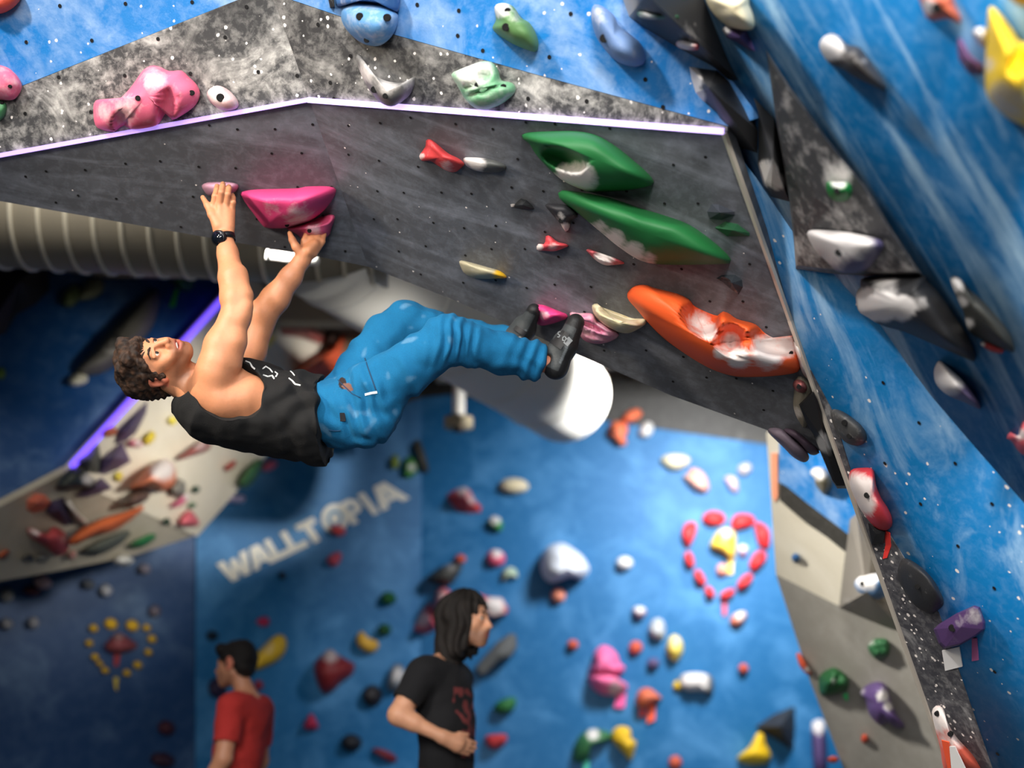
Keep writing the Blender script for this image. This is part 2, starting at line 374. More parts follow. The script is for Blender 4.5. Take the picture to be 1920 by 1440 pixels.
# ------------------------------------------------------------------ ducts
du = tag(empty('air_duct', P(300, 400, 6.9)), 'large ribbed grey metal air duct running level behind the overhang on the left', 'air duct')
a = P(-160, 376, 6.9); b = P(735, 425, 6.9); ra = .335; a = a-(b-a)*(8/18)
tube('duct_tube', a, b, ra, M['duct'], du, 40, rings=2)
for k in range(26):
    t = (k+.5)/26; c = a.lerp(b, t); ax = (b-a).normalized()
    tube('rib', c-ax*.010, c+ax*.010, ra+.014, M['rib'], du, 40)
dw = tag(empty('air_duct', P(1000, 700, 9.4)), 'white round fabric air duct with a rounded end behind the climber', 'air duct')
e0 = P(700, 440, 7.3); e1 = P(1062, 745, 9.5); e0.z = e1.z+.06; e0 = e0-(e1-e0).normalized()*.45
tube('duct_sleeve', e0, e1, .345, M['duct_white'], dw, 48, rings=6, dome=.16, r2=.345)
axd = (e1-e0).normalized()
for k in range(5):
    t = .05+k*.2; c = e0.lerp(e1, t); tube('seam_ring', c-axd*.008, c+axd*.008, .352, M['duct_white'], dw, 48)
tl = tag(empty('tube_lamp', P(548, 480, 6.0)), 'short white tube lamp in front of the ribbed duct beside the raised forearm', 'lamp')
tube('lamp_tube', P(505, 478, 6.0), P(592, 490, 6.0), .022, M['white'], tl, 20, dome=.02)
for q in (515, 580):
    h0 = P(q, 481, 6.0); tube('hanger', h0, Vector((h0.x, h0.y, 4.3)), .006, M['steel'], tl, 8)
tube('end_cap', P(500, 477, 6.0), P(506, 478, 6.0), .024, M['white'], tl, 20)
pd = tag(empty('ceiling_pendant', P(860, 690, 10.2)), 'thin grey pole hanging from a ceiling box with a round disc at its lower end', 'pendant')
pc = P(860, 795, 10.2); top = Vector((pc.x, pc.y, ZC-.22))
tube('rod', pc, top, .05, M['white'], pd, 20)
tube('disc', pc-Vector((0, 0, .03)), pc+Vector((0, 0, .05)), .115, M['beam'], pd, 28)
tube('disc_cap', pc-Vector((0, 0, .06)), pc-Vector((0, 0, .03)), .05, M['steel'], pd, 20)
zb = P(860, 690, 10.2).z
box('ceiling_box', (pc.x, pc.y, zb), (.38, .22, .11), M['beam'], pd, bev=.01)
# ================================================================== climbing holds
def smooth_poly(pts, n):
    m = len(pts); out = []
    for i in range(m):
        p0, p1, p2, p3 = (np.array(pts[(i+j) % m], float) for j in (-1, 0, 1, 2))
        for k in range(6):
            t = k/6; out.append(.5*((2*p1)+(-p0+p2)*t+(2*p0-5*p1+4*p2-p3)*t*t+(-p0+3*p1-3*p2+p3)*t**3))
    return resample(out, n)
def resample(pts, n):
    pts = [np.array(p, float) for p in pts]; m = len(pts)
    L = [0]
    for i in range(m): L.append(L[-1]+np.linalg.norm(pts[(i+1) % m]-pts[i]))
    out = []; j = 0
    for k in range(n):
        t = L[-1]*k/n
        while L[j+1] < t: j += 1
        f = (t-L[j])/max(L[j+1]-L[j], 1e-9); out.append(pts[j]*(1-f)+pts[(j+1) % m]*f)
    return out
def corner_poly(pts, n):
    m = len(pts); pts = [np.array(p, float) for p in pts]
    per = [np.linalg.norm(pts[(i+1) % m]-pts[i]) for i in range(m)]; tot = sum(per); out = []
    for i in range(m):
        c = max(1, round(n*per[i]/tot))
        for k in range(c): out.append(pts[i]+(pts[(i+1) % m]-pts[i])*k/c)
    return out
def ell(cx, cy, rx, ry, rot=0, n=10):
    c, s = math.cos(math.radians(rot)), math.sin(math.radians(rot))
    return [(cx+rx*math.cos(t)*c-ry*math.sin(t)*s, cy+rx*math.cos(t)*s+ry*math.sin(t)*c) for t in [2*math.pi*k/n for k in range(n)]]
RING = [1, .985, .95, .89, .80, .68, .54, .38, .2]
NH = [0]
def hold(pl, out, h, rgb, label, peak=None, prof='dome', chalk=(), ca=.12, paintp=(), pock=(), bolts=(), sm=True, n=None,
         name='climbing_hold', cat='hold', group=None, rough=.04, drop=None):
    pl = PL[pl] if isinstance(pl, str) else pl
    xs = [p[0] for p in out]; size = max(max(xs)-min(xs), max(p[1] for p in out)-min(p[1] for p in out))
    n = n or (16 if size < 30 else 28 if size < 70 else 48 if size < 160 else 72)
    o = smooth_poly(out, n) if sm else corner_poly(out, n); n = len(o)
    pk = np.array(peak if peak else np.mean(o, axis=0)); NH[0] += 1; sd = NH[0]*3.7
    rings = RING if size >= 30 else [1, .96, .84, .62, .3]
    if size > 160: rings = [1, .99, .97, .94, .90, .85, .79, .72, .64, .55, .45, .35, .24, .12]
    px = [];
    for s in rings: px += [pk+(q-pk)*s for q in o]
    px.append(pk); sv = [s for s in rings for _ in range(n)]+[0.0]
    base = np.array(lin(rgb)); vs = []; cols = []; H = []
    for q, s in zip(px, sv):
        if prof == 'dome': z = (1-s**2.6)**.55
        elif prof == 'pyr': z = (1-s)**.95
        elif prof == 'plate': z = min(1, (1-s)/.06)**.6*(.8+.2*(1-s))
        elif prof == 'edge': z = (1-s**3)**.5*(.45+.55*max(0, min(1, (q[1]-min(p[1] for p in out))/max(1, max(p[1] for p in out)-min(p[1] for p in out)))))
        elif prof == 'ball': z = math.sqrt(max(0, 1-s*s))
        z *= h
        if s < 1 and sm: z *= 1+rough*3*(noise.noise((q[0]/size*3.2+sd, q[1]/size*3.2, sd)))
        for (cx, cy, rx, ry, rot, dep) in pock:
            a = math.radians(rot); dx, dy = q[0]-cx, q[1]-cy
            e = ((dx*math.cos(a)+dy*math.sin(a))/rx)**2+((-dx*math.sin(a)+dy*math.cos(a))/ry)**2
            if e < 1.6: z -= dep*(max(0, 1-e/1.6))**.7*(1 if s < 1 else 0)
        z = max(z, .0015 if s < 1 else 0); H.append(z)
        vs.append(pl.hit(q[0], q[1], z))
        c = base.copy()
        for (cx, cy, r, rgb2) in paintp:
            d = math.hypot(q[0]-cx, q[1]-cy)/r
            if d < 1.15: c = c+(np.array(lin(rgb2))-c)*min(1, (1.15-d)/.3)
        al = ca
        for (cx, cy, r, am) in chalk:
            d = math.hypot(q[0]-cx, q[1]-cy)/r
            al = max(al, am*max(0, 1-d**2.2))
        cols.append((*c, al))
    fs = []
    for i in range(len(rings)-1):
        for k in range(n): fs.append((i*n+k, i*n+(k+1) % n, (i+1)*n+(k+1) % n, (i+1)*n+k))
    L = (len(rings)-1)*n
    for k in range(n): fs.append((L+k, L+(k+1) % n, len(vs)-1))
    # flat back against the wall
    b0 = len(vs)
    for q in o: vs.append(pl.hit(q[0], q[1], 0)); cols.append((*base, ca))
    fs.append(tuple(range(b0, b0+n))[::-1])
    for k in range(n): fs.append((k, b0+k, b0+(k+1) % n, (k+1) % n))
    ob = mesh(name, vs, fs, M['hold'], None, smooth=sm and prof != 'pyr', col=cols)
    if ob.data.polygons[0].normal.dot(C0-ob.data.polygons[0].center) < 0: ob.data.flip_normals()
    tag(ob, label, cat, group)
    for bt in bolts:
        bx, by = bt[:2]; r = bt[2] if len(bt) > 2 else .009
        j = min(range(b0), key=lambda i: (px[i][0]-bx)**2+(px[i][1]-by)**2)
        c = pl.hit(bx, by, H[j]+.005); v = []; f = []
        nn = -ray(bx, by).normalized()*.5+pl.n*.5; nn.normalize(); q = nn.to_track_quat('Z', 'Y')
        for rr, dz in ((r, -.012), (r, .0), (r*.72, .001), (r*.66, .0004)):
            for k in range(12): v.append(c+q @ Vector((rr*math.cos(k*math.pi/6), rr*math.sin(k*math.pi/6), dz)))
        for a_ in range(3):
            for k in range(12): f.append((a_*12+k, a_*12+(k+1) % 12, (a_+1)*12+(k+1) % 12, (a_+1)*12+k))
        f.append(tuple(range(36, 48)))
        bo = mesh('bolt', v, f, M['hole']); bo.parent = ob
    return ob
def tape(pl, pts, rgb, label, lift=.006, name='tape_tag', cat='tape'):
    pl = PL[pl]; k = 'tape_%d_%d_%d' % rgb
    if k not in M: M[k] = plain(k, rgb, .6)
    o = slab(name, pl, pts, M[k], None, .004, lift); return tag(o, label, cat)
def volume(pl, out, h, rgb, label, peak, **kw):
    kw.setdefault('prof', 'pyr'); kw.setdefault('sm', False); kw.setdefault('ca', .05)
    return hold(pl, out, h, rgb, label, peak=peak, name='climbing_volume', cat='volume', **kw)
PINK = (232, 108, 140); HOT = (216, 62, 122); GRN = (28, 104, 52); DGRN = (20, 82, 44); RED = (206, 52, 56); BLK = (38, 38, 40); ORG = (226, 92, 40)
YEL = (240, 200, 40); PUR = (88, 70, 118); CRM = (226, 214, 180); GRY = (96, 98, 98); SAL = (222, 110, 84); WHT = (214, 214, 218); BLU = (70, 112, 170); MAR = (120, 44, 44)
# ---- front wall, left half
hold('hl', [(175, 203), (180, 188), (197, 187), (213, 192), (233, 177), (250, 157), (267, 133), (283, 123), (300, 125), (317, 133), (340, 132), (353, 143), (370, 160), (375, 177), (367, 197), (347, 213), (323, 225), (322, 207), (310, 213), (297, 233), (277, 240), (247, 243), (233, 235), (217, 245), (207, 247), (180, 237)],
     .13, PINK, 'large pink lumpy hold with two arched feet on the grey band above the lip', peak=(275, 180), chalk=[(235, 205, 45, .5), (290, 150, 35, .55), (195, 210, 25, .5)], ca=.2, pock=[(226, 228, 13, 18, 0, .06), (312, 200, 15, 30, 10, .06)], bolts=[(258, 184), (359, 174)])
hold('hl', [(388, 173), (400, 162), (413, 161), (430, 170), (445, 187), (447, 200), (433, 207), (413, 205), (393, 190)], .06, (226, 170, 172), 'small pale pink oval hold with one bolt right of the large pink lumpy hold', ca=.45, bolts=[(413, 183, .014)], chalk=[(405, 175, 25, .7)])
hold('hl', [(-20, 118), (0, 122), (17, 128), (33, 143), (41, 160), (37, 175), (25, 187), (5, 188), (-15, 185), (-30, 150)], .08, PINK, 'round pink hold cut off by the left edge of the photo above a green one', ca=.3, bolts=[(18, 162, .006)])
hold('hl', [(-18, 192), (5, 189), (13, 200), (10, 215), (0, 226), (-20, 222)], .04, (70, 130, 84), 'small green hold at the left edge below a round pink hold', bolts=[(3, 193, .006)])
hold('hl', [(-30, -20), (38, -12), (36, 3), (20, 18), (0, 26), (-30, 24)], .08, (214, 84, 62), 'orange red hold in the top left corner on blue panel')
# ---- front wall, right half
hold('hr', [(632, 12), (635, -12), (690, -24), (745, -16), (749, 15), (742, 22), (720, 9), (690, 4), (660, 4)], .09, (60, 104, 160), 'upper of two stacked blue holds at the top edge, mostly out of frame', ca=.25)
hold('hr', [(640, 22), (647, 12), (667, 5), (693, 7), (723, 12), (743, 24), (747, 35), (740, 60), (723, 80), (703, 87), (677, 80), (653, 60), (641, 40)], .12, (92, 146, 196), 'rounded light blue hold with three bolt holes above the grey crescent hold', ca=.28, bolts=[(674, 31, .012), (725, 33, .012), (687, 75)])
hold('hr', [(614, -8), (626, -8), (628, 14), (619, 15)], .03, BLK, 'tiny dark strip hold at the top edge left of the blue holds', sm=False, prof='plate')
hold('hr', [(667, 107), (672, 102), (682, 113), (693, 130), (713, 147), (740, 155), (763, 153), (777, 143), (777, 160), (767, 180), (747, 195), (732, 200), (713, 192), (693, 170), (677, 140)], .10, (120, 118, 116), 'grey crescent cup hold with chalk on its rim on the grey band', peak=(726, 172), chalk=[(690, 135, 28, .7), (725, 155, 30, .6), (765, 156, 18, .5)], ca=.15, bolts=[(701, 168, .011), (722, 180)])
hold('hr', [(927, 13), (937, 6), (953, 7), (965, 15), (977, 33), (993, 43), (1005, 63), (1010, 83), (1005, 97), (987, 93), (963, 83), (937, 67), (923, 53), (930, 37)], .12, (92, 132, 78), 'olive green hold with chalky upper tip on blue panel at the top', peak=(962, 48), chalk=[(940, 14, 26, .8), (968, 30, 20, .4)], bolts=[(951, 20), (948, 51, .012)])
hold('hr', [(846, 140), (857, 132), (880, 123), (903, 115), (923, 117), (935, 133), (940, 150), (960, 155), (968, 167), (960, 180), (937, 197), (910, 205), (890, 202), (873, 187), (857, 160)], .09, (112, 172, 128), 'pale green carved hold with wavy grooves sitting just above the lip', peak=(900, 165), chalk=[(880, 135, 45, .75), (910, 130, 30, .6)], ca=.3,
     pock=[(908, 142, 12, 9, 0, .03), (882, 160, 14, 5, -30, .03), (900, 172, 34, 4, -18, .03), (945, 158, 12, 4, 0, .02)], bolts=[(895, 160, .010), (943, 163)])
hold('hr', [(1109, 20), (1115, 8), (1130, 12), (1150, 27), (1160, 47), (1180, 63), (1200, 80), (1210, 103), (1207, 120), (1187, 125), (1160, 117), (1140, 100), (1120, 73), (1110, 43)], .13, (104, 132, 176), 'long slate blue hold beside the dark volume at the top of the blue panel', peak=(1150, 75), chalk=[(1118, 25, 28, .45)], ca=.2, bolts=[(1132, 72, .013)])
# ---- dark volumes and holds on the near right wall
volume('r2', [(1163, 52), (1146, -10), (1152, -40), (1207, -40), (1305, -40), (1350, 75), (1367, 117), (1384, 150), (1368, 152), (1345, 132), (1278, 108), (1200, 75)], .26, (44, 44, 46), 'large dark faceted volume at the top edge with a pale left facet', (1212, -10), paintp=[(1150, 10, 44, (176, 168, 158)), (1170, 10, 22, (176, 168, 158))], chalk=[(1290, 60, 40, .28), (1190, 58, 25, .2)], n=60)
volume('r2', [(1276, 108), (1345, 130), (1368, 152), (1400, 205), (1421, 245), (1420, 287), (1385, 275), (1362, 256), (1352, 236), (1330, 220), (1308, 205), (1285, 180), (1277, 140)], .17, (50, 50, 52), 'dark volume with chalk white left flank under the large dark faceted volume', (1330, 165), chalk=[(1287, 150, 34, 1.8), (1300, 185, 28, 1.5)], n=60)
hold('r2', [(1235, -20), (1290, -20), (1292, 12), (1275, 26), (1245, 22)], .12, (14, 104, 34), 'dark green hold at the top edge on the large dark volume', peak=(1262, 0))
hold('r2', [(1193, 27), (1200, 21), (1250, 26), (1275, 29), (1268, 38), (1205, 35)], .20, (48, 92, 64), 'flat chalky green ledge hold on the large dark volume', prof='plate', chalk=[(1215, 28, 26, .6)])
hold('r2', [(1264, 79), (1272, 72), (1290, 73), (1310, 78), (1320, 87), (1312, 95), (1290, 95), (1270, 89)], .14, (196, 70, 80), 'small oval red and white hold low on the large dark volume', chalk=[(1285, 77, 28, .95)])
hold('r2', [(1354, 56), (1361, 46), (1377, 50), (1398, 54), (1409, 77), (1416, 97), (1404, 94), (1382, 79), (1363, 71)], .07, PUR, 'pointed purple hold tucked under the big cream hold', chalk=[(1360, 55, 14, .9)], prof='pyr', sm=False)
hold('r2', [(1325, 4), (1328, -12), (1396, -12), (1405, 10), (1413, 31), (1414, 52), (1400, 57), (1377, 54), (1357, 44), (1340, 29)], .13, (238, 224, 184), 'big cream egg shaped hold at the top edge above a purple point', ca=.25)
hold('r2', [(1537, 90), (1540, 73), (1557, 63), (1573, 68), (1587, 83), (1610, 88), (1623, 103), (1640, 127), (1657, 153), (1662, 170), (1640, 162), (1607, 147), (1580, 130), (1553, 117)], .10, (66, 62, 60), 'dark beak shaped hold with a chalk white round end on the streaked wall', peak=(1590, 110), chalk=[(1555, 88, 36, 1), (1590, 110, 30, .4), (1620, 115, 12, .4)])
hold('r2', [(1726, -14), (1780, -14), (1790, 9), (1800, 29), (1803, 42), (1793, 42), (1780, 36), (1765, 36), (1745, 39), (1733, 25)], .06, (206, 104, 74), 'orange hold with a dark bolt hole at the top edge near the yellow hold', bolts=[(1757, 15, .012)], chalk=[(1742, 12, 24, .8)])
hold('r2', [(1795, 77), (1800, 70), (1809, 82), (1818, 99), (1830, 111), (1843, 121), (1843, 139), (1819, 139), (1808, 127), (1797, 108)], .05, (120, 84, 128), 'purple hold left of the big yellow hold', chalk=[(1815, 120, 14, .4)])
hold('r2', [(1823, 62), (1830, 52), (1848, 55), (1850, 88), (1835, 82)], .04, WHT, 'small chalk white hold touching the left side of the big yellow hold', ca=.7)
hold('r2', [(1853, 20), (1860, 12), (1877, 27), (1897, 53), (1913, 77), (1940, 95), (1945, 230), (1900, 227), (1873, 207), (1853, 183), (1847, 160), (1847, 117), (1850, 67)], .17, (250, 208, 40), 'big yellow hold cut by the right edge near the top', peak=(1895, 130), chalk=[(1885, 195, 60, .65), (1850, 120, 22, .6)], pock=[(1910, 115, 14, 24, 20, .06)])
hold('r2', [(1885, -20), (1945, -20), (1945, 11), (1905, 7)], .05, (170, 136, 20), 'dull yellow hold in the top right corner, mostly out of frame')
volume('r2', [(1413, 183), (1430, 200), (1451, 221), (1462, 270), (1480, 378), (1445, 369), (1432, 350), (1421, 309), (1422, 267), (1421, 208)], .13, (46, 46, 48), 'narrow dark volume with white chalk smear left of the tall triangular volume', (1449, 300), chalk=[(1436, 325, 32, 1), (1458, 340, 22, .9)], n=48)
volume('r2', [(1436, 92), (1480, 160), (1538, 240), (1622, 346), (1672, 428), (1732, 518), (1620, 517), (1557, 513), (1492, 505), (1488, 450), (1480, 378), (1468, 310), (1457, 240), (1446, 160)], .10, (62, 62, 64), 'tall dark triangular volume on the right wall carrying a green and a purple hold', (1530, 370), prof='plate', n=80, ca=.24,
       chalk=[(1570, 330, 40, .7), (1510, 470, 60, .45), (1580, 400, 60, .42), (1650, 490, 60, .4), (1500, 300, 20, .35), (1700, 510, 30, .4)])
PV = Plane.__new__(Plane); PV.__dict__.update(PL['r2'].__dict__); PV.k += .098; PL['v3'] = PV
hold('v3', [(1549, 346), (1553, 340), (1567, 341), (1588, 341), (1597, 350), (1597, 365), (1588, 375), (1574, 378), (1559, 373), (1551, 361)], .05, (16, 120, 52), 'small green round hold with chalky flat top on the tall triangular volume', chalk=[(1572, 338, 22, 1)], bolts=[(1569, 359)])
hold('v3', [(1513, 438), (1518, 432), (1538, 431), (1578, 434), (1609, 439), (1649, 449), (1657, 459), (1653, 471), (1640, 490), (1626, 505), (1607, 511), (1584, 512), (1568, 507), (1547, 488), (1526, 465)], .07, (84, 78, 112), 'chalky purple half moon hold with a bolt hole on the tall triangular volume', chalk=[(1550, 450, 75, 1), (1600, 450, 50, .95)], bolts=[(1572, 474, .010)])
volume('r2', [(1605, 551), (1614, 538), (1622, 521), (1727, 516), (1738, 527), (1762, 551), (1791, 593), (1813, 628), (1828, 661), (1828, 678), (1811, 672), (1773, 656), (1719, 632), (1686, 619), (1653, 610), (1627, 595), (1609, 582)], .15, (36, 36, 38), 'black wedge volume with a bright white chalk band below the triangular volume', (1690, 572), sm=True, prof='dome', n=80, chalk=[(1630, 572, 40, 1.5), (1660, 575, 34, 1.5), (1692, 577, 30, 1.4), (1660, 535, 40, .5), (1725, 570, 22, .45)])
hold('r2', [(1782, 523), (1789, 517), (1802, 523), (1813, 538), (1839, 560), (1867, 591), (1892, 623), (1902, 652), (1900, 661), (1876, 654), (1850, 641), (1824, 628), (1813, 612), (1806, 584), (1791, 551)], .09, (62, 62, 58), 'narrow dark blade hold with pale chalk along its left edge near the right edge', peak=(1835, 590), chalk=[(1792, 535, 20, .9), (1804, 565, 16, .8), (1816, 606, 14, .8)])
hold('r2', [(1838, 645), (1845, 639), (1865, 647), (1883, 655), (1878, 663), (1855, 658)], .03, (190, 62, 60), 'small red hold peeping from under the narrow dark blade hold', chalk=[(1841, 645, 9, .9)])
hold('r2', [(1751, 695), (1756, 681), (1762, 676), (1773, 684), (1792, 700), (1812, 720), (1826, 739), (1837, 757), (1839, 767), (1828, 764), (1807, 754), (1784, 745), (1765, 732), (1753, 715)], .08, (88, 78, 110), 'white and purple teardrop hold below the black wedge volume', chalk=[(1775, 705, 48, 1)])
hold('r2', [(1887, 822), (1892, 811), (1898, 812), (1909, 818), (1914, 798), (1925, 790), (1935, 850), (1915, 852), (1897, 828)], .05, (206, 90, 100), 'pink red forked hold at the right edge on the blue wall', chalk=[(1915, 815, 16, .8)])
# ---- holds on the side panel and around the edge
hold('r1', [(1557, 770), (1567, 767), (1583, 773), (1603, 787), (1617, 800), (1625, 817), (1622, 830), (1607, 836), (1587, 830), (1570, 813), (1560, 790)], .05, (70, 70, 70), 'dark grey oval hold with two bolt holes beside the metal edge', ca=.2, bolts=[(1583, 793, .010), (1592, 818)])
hold('r1', [(1592, 888), (1600, 879), (1617, 877), (1635, 878), (1640, 890), (1643, 910), (1652, 933), (1665, 953), (1672, 970), (1672, 987), (1658, 996), (1643, 990), (1632, 980), (1613, 955), (1602, 933), (1593, 910)], .09, (206, 58, 66), 'red pinch hold whitened with chalk in its middle on the metal edge', peak=(1632, 935), chalk=[(1610, 915, 38, 1), (1622, 945, 30, .95)], bolts=[(1625, 929, .010)])
hold('r1', [(1627, 980), (1645, 992), (1661, 997), (1658, 1018), (1634, 1021)], .03, (26, 26, 28), 'small black block under the red pinch hold', sm=False, prof='plate')
tape('r1', [(1659, 995), (1668, 1000), (1670, 1025), (1663, 1046), (1655, 1048), (1660, 1022)], (236, 62, 56), 'red tape tag hanging below the red pinch hold')
hold('r1', [(1690, 1050), (1700, 1047), (1723, 1060), (1747, 1083), (1763, 1110), (1770, 1130), (1760, 1143), (1743, 1150), (1713, 1133), (1688, 1095), (1683, 1070)], .08, (52, 52, 54), 'large dark grey curved hold above the purple block', peak=(1735, 1085), ca=.14, bolts=[(1720, 1100)])
hold('r1', [(1750, 1180), (1760, 1170), (1793, 1150), (1827, 1135), (1837, 1138), (1848, 1167), (1847, 1180), (1830, 1193), (1800, 1210), (1770, 1217), (1760, 1207)], .09, (90, 62, 112), 'purple box shaped hold with a white tag under it', prof='plate', sm=False, chalk=[(1825, 1155, 24, .5), (1800, 1165, 20, .35)], bolts=[(1785, 1178, .012)])
tape('r1', [(1766, 1220), (1798, 1213), (1804, 1250), (1772, 1258)], (238, 236, 236), 'white paper tag below the purple box hold', name='paper_tag', cat='tag')
tape('r1', [(1822, 1197), (1831, 1197), (1834, 1238), (1822, 1240)], (168, 92, 140), 'faded pink tape strip right of the white paper tag')
hold('r1', [(1747, 1335), (1752, 1325), (1760, 1322), (1770, 1330), (1775, 1350), (1792, 1380), (1815, 1405), (1830, 1425), (1838, 1452), (1777, 1452), (1762, 1400), (1752, 1362)], .07, (214, 96, 76), 'long white and orange hold at the bottom edge beside the metal edge', chalk=[(1762, 1345, 40, 1), (1785, 1385, 34, .7)], bolts=[(1756, 1339), (1781, 1377)])
tape('r1', [(1765, 1388), (1779, 1392), (1783, 1446), (1778, 1446)], (240, 92, 56), 'orange tape strip on the long white and orange hold', lift=.075)
tape('r1', [(1780, 1400), (1790, 1400), (1812, 1446), (1784, 1446)], (240, 238, 236), 'white paper tag on the long hold at the bottom edge', lift=.075, name='paper_tag', cat='tag')
# ---- holds tucked behind the metal edge, on the overhang
hold('ur', [(1488, 640), (1500, 650), (1519, 700), (1524, 716), (1517, 714), (1505, 700), (1495, 672)], .05, (224, 220, 214), 'thin white hold hugging the metal edge right of the orange jug', ca=.6)
hold('ur', [(1488, 740), (1490, 715), (1500, 705), (1520, 720), (1524, 745), (1512, 800), (1498, 790), (1488, 765)], .06, (128, 122, 108), 'greyish cream hold behind the black slab on the metal edge', chalk=[(1492, 775, 18, .6)])
hold('ur', [(1486, 722), (1492, 712), (1505, 713), (1515, 726), (1510, 738), (1495, 736)], .11, (150, 86, 84), 'small pink ringed hold above the black slab on the metal edge', bolts=[(1498, 726, .008)])
hold('ur', [(1497, 757), (1524, 730), (1532, 745), (1556, 815), (1575, 860), (1591, 905), (1588, 916), (1570, 916), (1562, 905), (1545, 865), (1525, 815), (1510, 790)], .14, (24, 24, 26), 'long black slab hold with a grey patch behind the metal edge', prof='plate', sm=False, paintp=[(1548, 830, 17, (150, 150, 150))])
hold('ur', [(1440, 810), (1447, 802), (1467, 805), (1493, 827), (1513, 847), (1517, 860), (1507, 867), (1487, 857), (1467, 837)], .06, (112, 100, 112), 'mauve grey finger shaped hold below the overhang edge', ca=.15)
hold('ur', [(1468, 806), (1490, 806), (1530, 838), (1536, 850), (1518, 852), (1494, 827)], .05, (74, 60, 74), 'shaded upper extension of the mauve finger hold, dark plum, beside the black slab')  # shade on the mauve hold drawn as a darker plum shape
# ---- overhang, right half
hold('ur', [(786, 293), (792, 283), (798, 273), (799, 263), (807, 261), (820, 270), (840, 287), (860, 297), (871, 307), (867, 313), (853, 323), (837, 320), (820, 310), (807, 302), (792, 302)], .07, (206, 64, 66), 'red bone shaped hold high on the dark overhang', ca=.14, chalk=[(790, 293, 9, .7), (838, 312, 18, .5)])
hold('ur', [(869, 297), (887, 295), (910, 297), (933, 302), (948, 310), (948, 317), (933, 323), (900, 322), (877, 313)], .05, (84, 86, 84), 'grey hold with chalky left half touching the red bone shaped hold', chalk=[(888, 304, 30, .9)])
hold('ur', [(978, 253), (993, 248), (1033, 246), (1080, 246), (1117, 253), (1153, 273), (1187, 300), (1213, 323), (1226, 340), (1220, 348), (1173, 357), (1113, 360), (1090, 355), (1053, 337), (1023, 310), (1003, 287), (993, 270), (980, 260)], .15, GRN, 'large green leaf shaped hold with a chalked scooped hole, upper of the green pair', peak=(1120, 300), ca=.02, chalk=[(1085, 335, 42, 1), (1060, 325, 26, .9), (1105, 340, 24, .8)], pock=[(1058, 298, 36, 17, 20, .13)], sm=True)
hold('ur', [(1046, 362), (1053, 357), (1080, 359), (1140, 370), (1200, 390), (1250, 405), (1290, 420), (1325, 443), (1355, 468), (1371, 487), (1366, 494), (1320, 496), (1240, 496), (1200, 488), (1160, 463), (1120, 430), (1080, 397), (1052, 375)], .15, GRN, 'long green spindle hold with chalk along its lower edge, lower of the green pair', peak=(1220, 440), ca=.02, chalk=[(1150, 452, 30, .9), (1185, 475, 30, .95), (1122, 428, 22, .7), (1215, 488, 22, .7)])
hold('ur', [(957, 383), (965, 382), (977, 372), (987, 375), (998, 385), (1002, 392), (993, 393), (980, 393), (967, 390), (958, 388)], .05, (40, 42, 44), 'small black pyramid hold left of the black and white flap', sm=False, prof='pyr', chalk=[(959, 384, 8, .9)])
hold('ur', [(1022, 385), (1027, 382), (1043, 382), (1063, 385), (1082, 400), (1083, 407), (1072, 413), (1068, 427), (1062, 435), (1055, 427), (1048, 415), (1040, 407), (1028, 393)], .05, (40, 40, 44), 'black flap hold with a white chalked tip under the green spindle', chalk=[(1061, 427, 13, 1), (1052, 405, 14, .5)], bolts=[(1052, 414)])
hold('ur', [(1006, 462), (1010, 457), (1021, 457), (1023, 443), (1027, 441), (1033, 443), (1045, 453), (1060, 457), (1067, 461), (1058, 465), (1040, 471), (1020, 470), (1008, 470)], .05, (212, 72, 80), 'small red three cornered hold in the middle of the overhang', chalk=[(1011, 463, 10, .9), (1036, 463, 14, .5)])
hold('ur', [(1099, 469), (1105, 467), (1117, 471), (1137, 478), (1157, 485), (1170, 492), (1168, 495), (1150, 497), (1133, 497), (1117, 488), (1107, 478)], .05, (206, 96, 104), 'thin pale pink crescent hold below the green spindle', chalk=[(1132, 486, 26, .9)], pock=[(1135, 484, 20, 4, 25, .02)])
hold('ur', [(861, 490), (870, 489), (893, 495), (918, 502), (937, 508), (947, 515), (950, 521), (932, 522), (910, 523), (888, 521), (872, 513), (865, 503)], .06, (176, 168, 140), 'greyish cream blade hold with a yellow tip low on the overhang', paintp=[(944, 518, 18, (236, 186, 40))], ca=.2)
hold('ur', [(1326, 397), (1335, 383), (1347, 383), (1377, 397), (1378, 403), (1353, 412), (1330, 410)], .06, (54, 58, 66), 'small slate faceted hold near the metal edge above a green one', sm=False, prof='pyr')
hold('ur', [(1340, 427), (1360, 415), (1383, 420), (1406, 437), (1405, 443), (1363, 443)], .04, (34, 84, 54), 'small dark green hold near the metal edge below the slate one', sm=False, prof='pyr')
hold('ur', [(1343, 522), (1353, 516), (1378, 515), (1391, 525), (1393, 538), (1385, 552), (1370, 542), (1355, 529)], .05, (48, 54, 60), 'dark hook shaped hold above the orange jug', sm=False, prof='pyr', pock=[(1360, 530, 10, 7, 30, .03)], chalk=[(1380, 546, 8, .4)])
